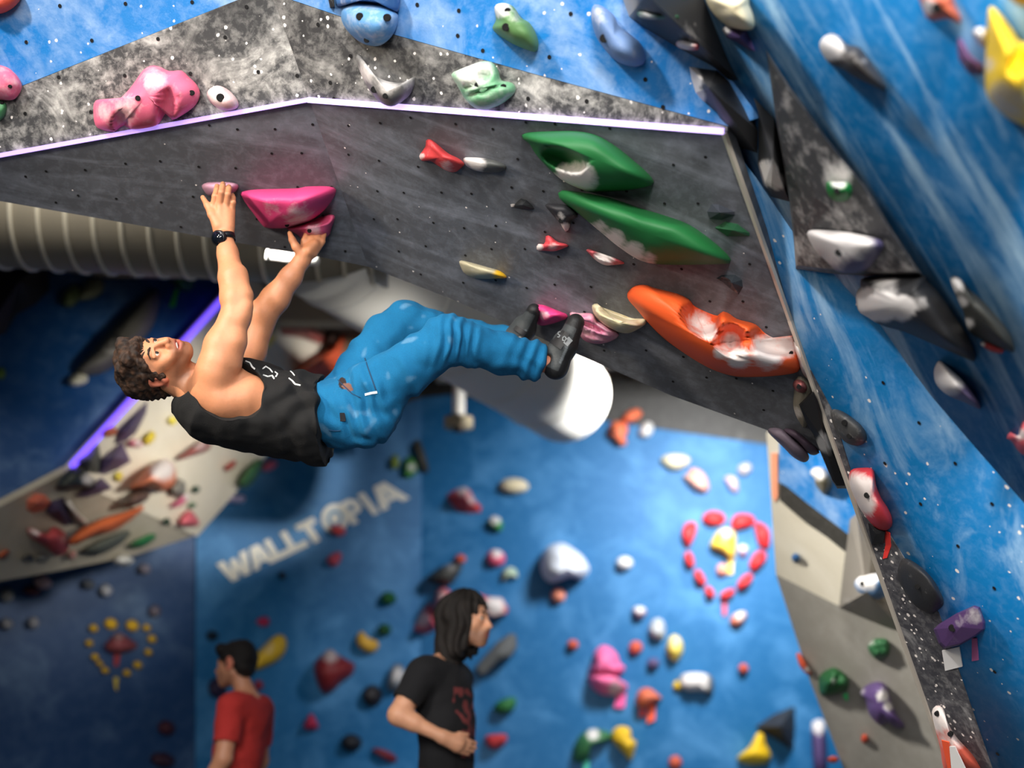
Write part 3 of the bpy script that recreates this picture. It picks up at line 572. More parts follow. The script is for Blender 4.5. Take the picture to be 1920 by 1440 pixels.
hold('ur', [(1176, 550), (1182, 542), (1193, 535), (1210, 534), (1228, 540), (1253, 546), (1274, 552), (1293, 562), (1301, 573), (1320, 583), (1345, 592), (1353, 584), (1366, 587), (1382, 598), (1412, 606), (1424, 614), (1432, 623), (1449, 633), (1464, 635), (1487, 629), (1489, 646), (1495, 667), (1500, 681), (1495, 698), (1453, 705), (1412, 707), (1380, 706), (1349, 698), (1320, 685), (1287, 665), (1245, 635), (1214, 604), (1193, 579), (1178, 562)],
     .17, (226, 88, 36), 'big orange jug hold with three chalk filled scoops beside the metal edge', peak=(1330, 645), n=110, rough=.02, ca=.0, chalk=[(1310, 605, 30, .75), (1328, 622, 24, .9), (1370, 640, 26, .75), (1385, 670, 30, 1), (1352, 662, 20, .8), (1440, 660, 42, 1), (1475, 650, 28, .9), (1425, 640, 20, .7)],
     pock=[(1316, 600, 34, 24, 38, .14), (1370, 637, 25, 24, 0, .14), (1448, 643, 40, 20, 15, .12)], bolts=[(1483, 664, .007)])
hold('ur', [(1000, 575), (1010, 571), (1023, 573), (1040, 580), (1053, 585), (1064, 590), (1062, 597), (1048, 603), (1027, 609), (1012, 610), (1002, 600)], .07, (226, 60, 128), 'hot pink faceted foothold under the climber rear shoe', rough=.1, ca=.15, chalk=[(1020, 592, 14, .5)])
hold('ur', [(1068, 587), (1087, 587), (1110, 588), (1120, 602), (1137, 610), (1157, 623), (1160, 630), (1145, 640), (1120, 645), (1095, 638), (1080, 615)], .08, (208, 112, 148), 'chalky pink ridged foothold under the climber front shoe', ca=.38, rough=.1, pock=[(1110, 612, 26, 5, 25, .03), (1120, 630, 26, 4, 15, .02)])
hold('ur', [(1110, 572), (1120, 569), (1127, 575), (1140, 580), (1162, 588), (1187, 597), (1210, 598), (1211, 607), (1195, 618), (1177, 625), (1157, 622), (1137, 613), (1120, 598), (1112, 585)], .10, (200, 188, 150), 'cream crescent hold between the pink foothold and the orange jug', peak=(1160, 606), pock=[(1165, 592, 38, 9, 16, .07)], ca=.3)
# ---- overhang, left half
hold('ul', [(378, 348), (389, 342), (411, 341), (433, 342), (447, 346), (446, 353), (439, 361), (418, 369), (392, 367), (382, 357)], .06, (196, 146, 168), 'small mauve pad hold gripped by the climber watch hand', ca=.15)
hold('ul', [(450, 364), (455, 359), (484, 355), (557, 353), (571, 350), (608, 349), (627, 352), (630, 359), (625, 372), (608, 394), (586, 412), (571, 419), (550, 425), (528, 428), (499, 427), (490, 420), (477, 403), (462, 383), (453, 369)], .17, (220, 66, 124), 'big hot pink bowl shaped hold right of the watch hand', peak=(535, 392), rough=.06, ca=.06, chalk=[(560, 408, 40, .5), (510, 390, 30, .3)], bolts=[(538, 422, .008)])
hold('ul', [(538, 429), (550, 425), (571, 419), (586, 413), (615, 403), (628, 406), (621, 429), (618, 439), (601, 451), (571, 450), (555, 438)], .10, (214, 84, 124), 'smaller pink hold under the big bowl hold, gripped by the far hand', ca=.15, chalk=[(590, 428, 22, .5)], bolts=[(580, 433, .008)], pock=[(600, 414, 18, 7, -15, .05)])
# ---- holds on the far back wall
def bh(pts, h, rgb, label, **kw): return hold('back', pts, h, rgb, label, **kw)
def bl(pts, h, rgb, label, **kw): return hold('backl', pts, h, rgb, label, **kw)
bh(ell(964, 911, 28, 15, 3), .12, (226, 210, 170), 'cream oval hold high on the back wall right of the red faceted hold', ca=.3)
bh([(838, 928), (855, 917), (872, 913), (882, 920), (890, 937), (903, 950), (900, 961), (880, 963), (858, 957), (845, 943)], .22, (196, 66, 66), 'red faceted hold with chalky top on the back wall near the lettering', peak=(872, 932), prof='pyr', sm=False, chalk=[(868, 918, 18, .7), (886, 936, 16, .6)])
bh([(915, 975), (925, 967), (938, 972), (943, 985), (938, 997), (925, 992), (915, 983)], .1, (60, 140, 70), 'small hold, white above and green below, under the cream oval', chalk=[(928, 972, 16, 1)])
bh(ell(930, 1046, 18, 16, 20), .1, (222, 90, 120), 'small round pink hold with chalky top above the white green hold', chalk=[(932, 1036, 14, .9)])
bh([(940, 1080), (945, 1068), (958, 1063), (969, 1070), (970, 1084), (955, 1080), (945, 1090)], .08, (120, 170, 120), 'small pale green crumbly hold left of the big white hold', ca=.5)
bh(ell(863, 1048, 11, 9), .07, (196, 84, 62), 'tiny orange red hold just above the dark grey blade on the back wall')
bh([(797, 1087), (812, 1072), (832, 1060), (864, 1057), (866, 1066), (853, 1089), (843, 1097), (820, 1096)], .2, (66, 66, 62), 'dark grey blade hold above the long haired man', chalk=[(845, 1062, 20, .4)])
bh([(1013, 1057), (1018, 1037), (1032, 1022), (1055, 1018), (1074, 1028), (1091, 1041), (1101, 1055), (1105, 1070), (1091, 1087), (1070, 1082), (1049, 1089), (1032, 1093), (1018, 1080)], .34, (216, 222, 232), 'largest white rounded hold in the middle of the back wall', ca=.3)
bh(ell(1047, 1117, 14, 14), .1, (230, 140, 110), 'peach ball hold just below the largest white hold', ca=.2)
bh(ell(1171, 1056, 16, 13), .1, (224, 220, 214), 'small white knob hold right of the largest white hold', ca=.5)
bh([(772, 1179), (789, 1148), (808, 1131), (818, 1154), (820, 1179), (802, 1188), (775, 1185)], .25, (196, 74, 84), 'pink triangular hold just left of the long dark hair, lower one', prof='pyr', sm=False, chalk=[(790, 1160, 24, .6)], peak=(808, 1165))
bh([(816, 1148), (818, 1112), (829, 1102), (841, 1106), (850, 1119), (840, 1150), (825, 1158)], .25, (206, 96, 104), 'pink blade hold above the lower pink triangle beside the dark hair', chalk=[(830, 1120, 18, .6)])
bh([(885, 1108), (914, 1119), (941, 1121), (954, 1142), (950, 1152), (925, 1157), (900, 1150)], .22, (190, 80, 84), 'red edged white hold right of the long haired man head', chalk=[(928, 1135, 26, 1)], prof='plate', sm=False)
bh([(890, 1253), (903, 1237), (933, 1203), (957, 1187), (968, 1190), (970, 1213), (960, 1230), (933, 1240), (907, 1267), (897, 1267)], .2, (92, 94, 94), 'grey block hold slanting right of the black shirt', sm=False, prof='plate')
bh([(925, 1325), (940, 1312), (966, 1308), (964, 1330), (945, 1339), (930, 1336)], .12, (44, 110, 56), 'green hold right of the black shirt below the grey block')
bh([(909, 1382), (925, 1377), (950, 1378), (947, 1395), (930, 1405), (914, 1400)], .12, (190, 54, 56), 'red cup hold right of the black shirt near the bottom')
bh(ell(1074, 1209, 11, 10), .08, (196, 82, 58), 'tiny orange hold left of the pink snake shaped hold')
bh([(1112, 1241), (1115, 1222), (1129, 1210), (1144, 1214), (1158, 1228), (1162, 1243), (1171, 1249), (1171, 1258), (1160, 1266), (1152, 1272), (1158, 1278), (1173, 1280), (1177, 1291), (1167, 1301), (1146, 1304), (1125, 1301), (1108, 1287), (1103, 1270), (1106, 1253)], .22, (240, 110, 160), 'bright pink snake shaped hold on the back wall', peak=(1134, 1258), chalk=[(1155, 1292, 22, .7)], pock=[(1132, 1262, 28, 5, 0, .12)], ca=.1)
tape('back', [(1156, 1303), (1174, 1300), (1171, 1327), (1152, 1327)], (244, 96, 160), 'pink tape tag below the pink snake shaped hold', .03)
bh(ell(1192, 1214, 13, 13), .09, (200, 84, 60), 'small orange hold above the small purple one on the back wall')
bh(ell(1225, 1244, 12, 11), .08, (84, 72, 110), 'small purple hold left of the pale yellow hold')
bh([(1216, 1182), (1222, 1164), (1235, 1159), (1246, 1168), (1247, 1190), (1240, 1200), (1225, 1196)], .12, (160, 170, 178), 'grey white egg hold up left of the pale yellow hold', ca=.4)
bh([(1185, 1147), (1190, 1138), (1205, 1138), (1213, 1146), (1207, 1158), (1195, 1160)], .1, (150, 120, 140), 'small mauve hold with chalk white top above the grey white egg', chalk=[(1200, 1140, 14, 1)])
bh([(1249, 1215), (1255, 1196), (1266, 1190), (1278, 1200), (1281, 1218), (1275, 1233), (1265, 1240), (1254, 1231)], .14, (240, 212, 90), 'pale yellow egg hold on the back wall', chalk=[(1268, 1200, 22, .5)])
bh([(1262, 1290), (1266, 1277), (1278, 1280), (1276, 1294)], .06, YEL, 'tiny yellow hold at the left end of the grey oval')
bh([(1270, 1278), (1280, 1264), (1305, 1261), (1332, 1266), (1338, 1282), (1336, 1303), (1326, 1300), (1318, 1296), (1290, 1296), (1276, 1290)], .14, (80, 80, 80), 'dark oval hold with a bright chalk white top face', peak=(1304, 1278), chalk=[(1303, 1276, 36, 1)])
bh([(1192, 1310), (1200, 1293), (1218, 1290), (1235, 1303), (1241, 1310), (1225, 1318), (1208, 1328), (1195, 1325)], .16, (206, 104, 70), 'orange cone hold with an orange tape under it')
tape('back', [(1216, 1321), (1229, 1319), (1228, 1350), (1213, 1356)], (246, 96, 62), 'orange tape tag hanging under the orange cone hold', .03)
tape('back', [(1199, 1331), (1211, 1329), (1209, 1344), (1198, 1344)], (220, 74, 72), 'short red tape tag beside the orange tape under the cone', .03)
bh([(1074, 1426), (1076, 1398), (1092, 1374), (1118, 1366), (1147, 1376), (1142, 1388), (1118, 1393), (1107, 1405), (1104, 1424), (1090, 1430)], .16, (52, 108, 66), 'green banana shaped hold near the bottom with chalk on top', chalk=[(1112, 1376, 16, .9)])
tape('back', [(1093, 1418), (1105, 1418), (1104, 1452), (1094, 1452)], (84, 206, 180), 'teal tape strip below the green banana hold', .03)
bh([(1146, 1385), (1150, 1368), (1165, 1361), (1182, 1367), (1184, 1385), (1193, 1390), (1190, 1410), (1182, 1427), (1168, 1412), (1152, 1395)], .16, (236, 190, 40), 'yellow chunky hold right of the green banana', rough=.1, ca=.08)
bh(ell(1266, 1430, 13, 14), .1, (200, 88, 60), 'small orange knob at the bottom edge of the back wall')
bh(ell(1394, 1254, 10, 10), .08, (200, 82, 58), 'tiny orange dot hold above the black pyramid')
volume('back', [(1416, 1363), (1450, 1340), (1490, 1324), (1491, 1365), (1487, 1408), (1460, 1390), (1430, 1372)], .28, (46, 46, 48), 'black pyramid volume near the foot of the grey pillar', (1463, 1362))
bh([(1382, 1420), (1405, 1400), (1420, 1374), (1432, 1376), (1436, 1395), (1446, 1415), (1440, 1430), (1415, 1434), (1390, 1430)], .16, (240, 196, 30), 'yellow three cornered hold below the black pyramid', ca=.05, rough=.08)
bh([(1521, 1365), (1530, 1350), (1542, 1350), (1548, 1365), (1550, 1452), (1528, 1452)], .14, PUR, 'tall purple hold with a white round top beside the pillar foot', chalk=[(1535, 1358, 24, 1)])
# upper part of the back wall
bh([(1140, 805), (1150, 790), (1172, 792), (1178, 808), (1172, 820), (1176, 830), (1165, 838), (1150, 825), (1139, 815)], .14, (240, 124, 84), 'orange lumpy hold by the rounded end of the white duct, lower one', bolts=[(1152, 808, .02)], ca=.1)
bh([(1164, 790), (1172, 774), (1190, 766), (1202, 770), (1203, 780), (1190, 790), (1176, 793)], .12, (232, 116, 78), 'orange hold above the lumpy orange one by the white duct end', ca=.1)
bh([(1198, 815), (1203, 798), (1215, 790), (1225, 798), (1222, 815), (1208, 822)], .1, (206, 208, 204), 'whitish hold right of the lumpy orange hold', ca=.5)
bh([(1238, 862), (1250, 853), (1270, 851), (1290, 856), (1294, 866), (1280, 878), (1262, 882), (1248, 875)], .12, (232, 218, 176), 'cream oval hold below the dark top board on the right', ca=.3)
bh([(1281, 894), (1292, 886), (1294, 878), (1310, 880), (1323, 892), (1330, 913), (1325, 923), (1310, 921), (1298, 913)], .12, (232, 150, 116), 'peach hold with a notch below the cream oval on the right', ca=.4)
bh([(1382, 880), (1390, 870), (1405, 868), (1410, 880), (1400, 891), (1388, 890)], .08, (180, 172, 176), 'small greyish hold high on the back wall near the pillar', ca=.4)
bh([(1358, 896), (1370, 892), (1382, 898), (1385, 920), (1376, 924), (1366, 912)], .08, (196, 160, 180), 'small pinkish grey drop hold left below the greyish one near the pillar', ca=.4)
tape('back', [(963, 756), (970, 756), (972, 780), (961, 780)], (240, 92, 70), 'orange tape strip at the top of the back wall left of the white duct', .02)
# heart of red holds
G = 'red holds set in the shape of a heart'
for pts, lb in (([(1316, 975), (1322, 963), (1338, 958), (1355, 963), (1361, 976), (1350, 984), (1330, 984)], 'red hold forming the left top lobe of the red heart'),
                ([(1370, 984), (1376, 968), (1392, 963), (1412, 968), (1415, 982), (1398, 989), (1380, 993)], 'red hold forming the right top lobe of the red heart'),
                ([(1415, 984), (1425, 980), (1443, 995), (1443, 1025), (1430, 1028), (1420, 1015)], 'tall red hold at the right shoulder of the red heart'),
                ([(1278, 1005), (1283, 985), (1295, 978), (1306, 984), (1303, 1005), (1290, 1027)], 'red bean hold at the left shoulder of the red heart'),
                ([(1283, 1040), (1290, 1034), (1299, 1042), (1302, 1060), (1294, 1066), (1284, 1052)], 'small red hold on the left side of the red heart below the bean'),
                ([(1301, 1074), (1309, 1068), (1319, 1078), (1324, 1094), (1313, 1099), (1304, 1088)], 'small red hold on the lower left side of the red heart'),
                ([(1321, 1104), (1330, 1099), (1340, 1112), (1338, 1122), (1326, 1120)], 'smallest red hold at the lower left of the red heart near its point'),
                ([(1404, 1060), (1413, 1040), (1426, 1032), (1437, 1040), (1434, 1055), (1415, 1072)], 'curved red hold on the right side of the red heart below the shoulder'),
                ([(1381, 1098), (1390, 1083), (1404, 1075), (1412, 1082), (1405, 1098), (1388, 1107)], 'red hold on the lower right side of the red heart'),
                ([(1349, 1116), (1362, 1106), (1376, 1104), (1377, 1113), (1364, 1124), (1353, 1124)], 'red hold at the bottom point of the red heart above a tape')):
    bh(pts, .1, (226, 52, 52), lb, group=G, ca=.05)
tape('back', [(1354, 1124), (1363, 1124), (1362, 1154), (1355, 1154)], (214, 74, 96), 'pinkish red tape strip hanging from the point of the red heart', .02)
bh([(1330, 1023), (1345, 997), (1363, 990), (1380, 1003), (1378, 1047), (1370, 1050), (1357, 1037), (1333, 1027)], .14, (240, 206, 70), 'yellow wedge hold inside the red heart', chalk=[(1362, 996, 18, .8)], ca=.15)
tape('back', [(1366, 1046), (1376, 1046), (1374, 1076), (1364, 1076)], (240, 210, 84), 'yellow tape strip under the yellow wedge in the red heart', .03)
bh(ell(1354, 1068, 11, 12), .08, (226, 150, 120), 'peach round hold under the yellow wedge inside the red heart', ca=.3)
bh([(1383, 1030), (1390, 1021), (1402, 1026), (1400, 1042), (1389, 1045)], .07, (150, 120, 160), 'small purple white hold inside the red heart on the right', chalk=[(1393, 1026, 12, .9)])
bh([(1368, 1165), (1378, 1150), (1396, 1146), (1400, 1156), (1390, 1172), (1375, 1175)], .09, (216, 116, 84), 'orange hold with white top below the red heart', chalk=[(1388, 1152, 16, .8)])
# left part of the back wall
bl([(733, 858), (742, 852), (748, 860), (747, 876), (736, 880), (732, 870)], .08, (140, 160, 70), 'small olive green hold left of a larger green one above the lettering')
bl([(757, 880), (759, 862), (770, 855), (780, 866), (782, 884), (768, 897), (757, 894)], .1, (70, 140, 54), 'green hold with chalky front above the end of the lettering', chalk=[(772, 876, 12, .7)])
bl([(774, 832), (785, 824), (795, 845), (804, 880), (798, 888), (788, 875), (779, 850)], .1, (70, 66, 56), 'dark stick shaped hold slanting right of the green pair')
bl(ell(728, 1122, 15, 13), .1, (14, 80, 26), 'dark green round hold on the back wall, upper of two')
bl(ell(721, 1181, 13, 12), .1, (12, 70, 24), 'dark green round hold on the back wall, lower of two')
bl([(670, 1190), (679, 1183), (689, 1194), (706, 1202), (711, 1210), (702, 1223), (689, 1224), (675, 1215), (668, 1202)], .12, (222, 172, 60), 'yellow curved hold left of the lower dark green hold')
bl([(589, 1246), (606, 1225), (620, 1217), (633, 1227), (652, 1238), (665, 1246), (660, 1265), (639, 1281), (622, 1298), (606, 1300), (593, 1277)], .22, (130, 34, 38), 'large dark red hold with chalky top between the two men', chalk=[(620, 1228, 24, .6)])
bl([(725, 1287), (733, 1254), (745, 1244), (758, 1254), (760, 1277), (754, 1292), (737, 1298)], .14, (110, 116, 124), 'grey drop hold with chalky front left of the long haired man', chalk=[(747, 1265, 20, .7)])
bl(ell(698, 1305, 19, 21), .1, (30, 26, 30), 'round black hold left below the grey drop hold')
bl(ell(659, 1393, 20, 17), .1, (26, 26, 32), 'dark oval hold at the bottom left of the long haired man')
bl([(570, 1366), (578, 1342), (584, 1338), (590, 1345), (597, 1366)], .1, (190, 44, 80), 'small crimson triangle hold right of the red shirt')
bl([(697, 1405), (712, 1403), (735, 1412), (745, 1424), (735, 1430), (710, 1418)], .08, (120, 34, 44), 'flat dark red hold at the bottom left of the black shirt')
bl([(613, 1047), (625, 1037), (640, 1036), (638, 1052), (628, 1063), (616, 1058)], .09, (206, 80, 96), 'small pink red hold under the lettering ring')
bl([(618, 988), (632, 984), (647, 990), (646, 1002), (634, 1006), (624, 1000)], .09, (190, 62, 66), 'red hold overlapping the ring letter of the lettering')
bl([(480, 1166), (490, 1157), (503, 1158), (505, 1170), (492, 1175)], .08, (186, 40, 84), 'small magenta hold above the red shirted man')
bl([(478, 1230), (500, 1205), (520, 1190), (535, 1195), (537, 1215), (525, 1235), (500, 1250), (470, 1258)], .14, (226, 184, 40), 'yellow horn shaped hold behind the red shirted man head', chalk=[(500, 1215, 22, .4)])
bl([(522, 1075), (532, 1072), (536, 1084), (526, 1087)], .05, (16, 30, 50), 'tiny dark hold below the lettering')
bl(ell(485, 1285, 9, 10), .06, (150, 40, 60), 'small dark pink hold behind the shoulder of the red shirt')
bl(ell(398, 1192, 12, 10), .06, (14, 30, 48), 'small dark hold left above the red shirted man head')
bl(ell(408, 1290, 18, 20), .07, (40, 28, 60), 'dark purple hold left of the red shirted man neck')
# ---- lettering painted on the back wall
LET = {'W': [[(0, 1), (.24, 1), (.32, .42), (.42, .9), (.58, .9), (.68, .42), (.76, 1), (1, 1), (.8, 0), (.58, 0), (.5, .4), (.42, 0), (.2, 0)]],
       'A': [[(0, 0), (.3, 1), (.7, 1), (1, 0), (.74, 0), (.68, .2), (.32, .2), (.26, 0)]],
       'L': [[(0, 0), (0, 1), (.32, 1), (.32, .27), (.95, .27), (.95, 0)]],
       'T': [[(.34, 0), (.34, .73), (.02, .73), (.02, 1), (.98, 1), (.98, .73), (.66, .73), (.66, 0)]],
       'P': [[(0, 0), (0, 1), (.62, 1), (.9, .84), (.9, .48), (.62, .34), (.32, .34), (.32, 0)]],
       'I': [[(.2, 0), (.2, 1), (.8, 1), (.8, 0)]]}
bpl = PL['backl']
sign = tag(empty('wall_lettering', bpl.hit(590, 1000)), 'white block lettering WALLTOPIA painted slanting on the blue back wall', 'lettering')
p0 = np.array((424.0, 1096.0)); p1 = np.array((777.0, 930.0)); q0 = np.array((406.0, 1058.0)); q1 = np.array((744.0, 892.0))
M['letter'] = plain('letter_white', (226, 222, 208), .6)
def letter(poly, x0, w, lift=.008, mat=None, nm='letter'):
    pts = []
    for u, v in poly:
        t = x0+u*w; lo = p0+(p1-p0)*t; hi = q0+(q1-q0)*t; pts.append(tuple(lo+(hi-lo)*v))
    return slab(nm, bpl, pts, mat or M['letter'], sign, .006, lift)
xs = [('W', .0, .165), ('A', .150, .115), ('L', .262, .095), ('L', .352, .095), ('T', .432, .105), ('P', .672, .1), ('I', .772, .052), ('A', .826, .15)]
for ch, x0, w in xs:
    letter(LET[ch][0], x0, w)
letter([(.45, .38), (.5, .66), (.55, .38)], .150, .115, .009, M['blue_back'], 'letter_counter')
letter([(.45, .38), (.5, .66), (.55, .38)], .826, .15, .009, M['blue_back'], 'letter_counter')
letter([(.32, .55), (.32, .78), (.55, .78), (.6, .66), (.55, .55)], .672, .1, .009, M['blue_back'], 'letter_counter')
def ringpoly(r): return [(628+r*math.cos(k*math.pi/16), 972+r*1.1*math.sin(k*math.pi/16)) for k in range(32)]
slab('letter_ring', bpl, ringpoly(25), M['letter'], sign, .006, .008)
slab('letter_counter', bpl, ringpoly(15), plain('letter_blue', (60, 130, 170), .6), sign, .006, .010)
slab('letter_dot', bpl, ringpoly(9), M['letter'], sign, .006, .012)
# ---- pillar
def ph(pts, h, rgb, label, **kw): return hold('pil', pts, h, rgb, label, **kw)
ph(ell(1492, 1046, 8, 9), .05, (44, 90, 140), 'tiny blue knob on the cream part of the pillar')
volume('pil', [(1593, 972), (1606, 960), (1640, 1000), (1700, 1150), (1706, 1192), (1650, 1172), (1573, 1140), (1582, 1060)], .26, (118, 112, 104), 'grey box volume on the pillar carrying a blue white hold', (1625, 1110), chalk=[(1590, 1130, 20, .3)], n=60)
PB = Plane.__new__(Plane); PB.__dict__.update(PL['pil'].__dict__); PB.k += .18; PL['pv'] = PB
hold('pv', [(1602, 1097), (1608, 1083), (1625, 1078), (1645, 1075), (1660, 1080), (1667, 1110), (1645, 1124), (1615, 1114)], .10, (84, 120, 160), 'blue and white bulging hold on the grey box volume', chalk=[(1625, 1085, 30, .95)], bolts=[(1617, 1095, .012)])
ph([(1493, 1228), (1499, 1224), (1512, 1245), (1521, 1262), (1515, 1266), (1500, 1250)], .06, (226, 92, 56), 'orange hold on the left edge of the pillar', chalk=[(1514, 1255, 8, .9)])
ph([(1537, 1267), (1560, 1252), (1575, 1256), (1591, 1272), (1589, 1292), (1572, 1300), (1550, 1305), (1537, 1300)], .12, (32, 92, 48), 'dark green chunky hold on the pillar, larger of two', prof='dome', rough=.12, chalk=[(1563, 1278, 8, .5)])
tape('pil', [(1580, 1302), (1588, 1299), (1589, 1314), (1583, 1310)], (60, 190, 110), 'short green tape tag under the larger green hold on the pillar', .02)
ph([(1627, 1212), (1640, 1198), (1665, 1200), (1667, 1225), (1650, 1238), (1635, 1230)], .08, (44, 96, 58), 'dark green hold on the pillar below the box volume, smaller of two', rough=.1, chalk=[(1634, 1205, 10, .5)])
ph([(1612, 1300), (1625, 1285), (1645, 1278), (1662, 1285), (1670, 1310), (1682, 1340), (1697, 1362), (1680, 1365), (1665, 1355), (1650, 1360), (1630, 1340), (1622, 1310)], .14, (92, 70, 120), 'purple crescent hold with a pale rim on the pillar', peak=(1645, 1320), chalk=[(1655, 1305, 16, .9), (1665, 1325, 14, .8), (1616, 1298, 12, .5)])
ph(ell(1621, 1385, 7, 9), .05, (206, 82, 54), 'tiny orange knob on the pillar below the purple crescent')
ph(ell(1562, 1424, 11, 7), .05, (206, 80, 54), 'tiny flat orange hold at the foot of the pillar')
ph([(1519, 888), (1523, 878), (1538, 875), (1550, 882), (1560, 898), (1560, 912), (1548, 928), (1537, 920), (1528, 907), (1527, 897)], .10, (104, 98, 80), 'cream topped dark hold on the blue part of the pillar', chalk=[(1535, 882, 24, 1)])
tape('pil', [(1446, 850), (1457, 850), (1458, 930), (1453, 942), (1448, 930)], (244, 160, 124), 'faded orange tape strip down the left edge of the pillar', .01)
# ---- cream sloping wall behind the climber
def sh(pts, h, rgb, label, **kw): return hold('slope', pts, h, rgb, label, **kw)
sh([(190, 817), (197, 805), (212, 800), (221, 810), (207, 819)], .1, (176, 96, 66), 'brown orange hold beside the violet strip on the cream wall')
volume('slope', [(213, 833), (225, 812), (240, 795), (262, 765), (277, 752), (274, 775), (255, 812), (235, 828)], .12, (78, 66, 92), 'long narrow purple volume pointing up to the climber hair', (245, 800))
volume('slope', [(185, 888), (190, 862), (205, 845), (228, 828), (246, 865), (222, 880), (195, 890)], .16, (84, 70, 102), 'broad purple triangular volume on the cream wall', (215, 858))
sh([(238, 832), (245, 825), (258, 823), (268, 830), (265, 838), (248, 838)], .08, (216, 120, 136), 'pink white hold left of a yellow one on the cream wall', chalk=[(260, 830, 12, .7)])
sh([(268, 827), (275, 815), (285, 808), (292, 815), (287, 828), (275, 835)], .08, (214, 190, 50), 'yellow hold right of the pink white one on the cream wall')
sh([(315, 788), (322, 780), (332, 782), (330, 795), (320, 797)], .05, (230, 214, 90), 'small yellow hold below the climber neck on the cream wall')
sh([(330, 862), (350, 845), (385, 820), (396, 830), (390, 845), (362, 855), (340, 862)], .12, (150, 84, 78), 'maroon wing hold below the black shirt', chalk=[(375, 832, 22, .5)])
volume('slope', [(138, 865), (162, 848), (185, 832), (190, 862), (185, 888), (165, 886)], .16, (92, 94, 88), 'grey pyramid volume by the lower end of the violet strip', (170, 862))
sh([(103, 917), (120, 888), (140, 876), (160, 883), (182, 907), (170, 916), (140, 918)], .2, (46, 50, 46), 'dark dome hold with a pale right side below the grey pyramid', chalk=[(165, 898, 18, .7)])
volume('slope', [(140, 930), (175, 905), (190, 895), (211, 915), (185, 926), (160, 933)], .12, (72, 58, 90), 'low purple volume right of the dark dome hold', (178, 914))
sh([(215, 890), (222, 884), (230, 888), (228, 900), (218, 903)], .05, (214, 196, 80), 'small pale yellow hold right of the low purple volume')
sh([(318, 922), (330, 898), (347, 905), (346, 925), (330, 932)], .1, (120, 116, 108), 'grey shape standing in for the shadow right of the orange sphere')  # shadow beside the sphere modelled as a grey shape
sh([(243, 917), (260, 895), (282, 872), (307, 860), (327, 872), (330, 900), (317, 917), (300, 922), (275, 916)], .3, (214, 122, 84), 'big orange sphere hold with chalk white top on the cream wall', prof='ball', chalk=[(305, 878, 34, .9)], ca=.15)
sh([(233, 952), (238, 935), (250, 922), (270, 918), (281, 930), (265, 945)], .2, (92, 70, 60), 'brown ball hold below the orange sphere', prof='ball')
sh([(128, 1015), (150, 992), (190, 972), (225, 962), (265, 948), (270, 953), (245, 975), (210, 997), (175, 1005), (140, 1022)], .12, (196, 96, 50), 'long orange streak shaped hold across the panel joint')
sh([(318, 952), (332, 938), (343, 927), (355, 926), (350, 940), (335, 950)], .08, (216, 110, 140), 'pink hold with chalk tip right of the orange sphere', chalk=[(350, 930, 10, .9)])
sh(ell(367, 918, 8, 7, -30), .05, (40, 70, 54), 'small dark green hold, topmost of three on the cream wall')
sh(ell(360, 948, 9, 5, -25), .04, (70, 110, 80), 'small green hold, middle of three on the cream wall')
sh(ell(313, 978, 8, 7), .05, (36, 60, 46), 'small dark green hold, lowest of three on the cream wall')
sh([(335, 985), (340, 967), (355, 956), (368, 968), (374, 983), (358, 988)], .1, (206, 100, 110), 'pink red dome hold near the right tip of the cream wall')
sh([(420, 880), (430, 868), (443, 863), (440, 874), (428, 883)], .07, (176, 74, 66), 'small red brown hold on the cream wall below the shirt')
sh([(447, 912), (450, 897), (462, 878), (480, 862), (492, 862), (487, 885), (475, 905), (460, 916)], .14, (56, 100, 60), 'big green leaf hold at the right edge of the cream wall')
bl([(415, 938), (425, 920), (440, 927), (458, 930), (457, 942), (435, 943)], .14, (190, 180, 214), 'lilac white knobby hold beside the cream wall edge')
bl([(490, 880), (497, 866), (512, 862), (520, 870), (510, 880), (496, 884)], .1, (226, 112, 140), 'pink hold under the shirt hem beside the green leaf hold')
sh([(477, 654), (485, 631), (502, 614), (520, 616), (516, 636), (497, 655)], .12, (232, 206, 80), 'yellow hold seen below the raised forearms', chalk=[(512, 622, 14, .6)])
volume('slope', [(525, 614), (543, 585), (580, 606), (613, 634), (602, 646), (565, 634), (527, 627)], .14, (168, 92, 84), 'dusty red wedge volume seen right of the raised forearms', (568, 620))
sh([(556, 696), (590, 672), (628, 645), (650, 612), (664, 614), (668, 660), (640, 700), (600, 712), (565, 712)], .16, (200, 80, 44), 'large orange red hold behind the climber waist', rough=.08)
sh([(610, 640), (622, 620), (640, 606), (652, 612), (640, 640), (622, 656)], .1, (74, 52, 44), 'dark brown hold above the orange red one behind the climber waist')
# ---- shaded lower panel
def lh(pts, h, rgb, label, **kw): return hold('low', pts, h, rgb, label, **kw)
lh([(50, 955), (50, 940), (67, 925), (85, 928), (96, 942), (82, 957), (62, 962)], .14, (214, 110, 86), 'salmon hold at the top corner of the shaded lower panel', prof='pyr', sm=False)
volume('low', [(85, 960), (95, 940), (120, 932), (130, 960), (140, 982), (122, 986), (100, 972)], .12, (58, 50, 76), 'dark purple volume on the shaded lower panel', (112, 958))
lh([(120, 940), (130, 935), (145, 960), (165, 977), (160, 986), (147, 977), (135, 960)], .1, (196, 188, 176), 'pale stick hold right of the dark purple volume', ca=.3)
lh([(50, 995), (60, 989), (85, 1000), (100, 987), (120, 997), (130, 1017), (125, 1036), (105, 1042), (85, 1025), (60, 1010)], .18, (178, 70, 72), 'red and pink lumpy hold on the shaded lower panel', chalk=[(65, 995, 18, .6), (120, 1010, 14, .4)])
lh([(240, 1022), (265, 1007), (285, 1000), (293, 1007), (275, 1022), (255, 1028)], .1, (40, 110, 62), 'green hold low on the shaded panel near its right tip')
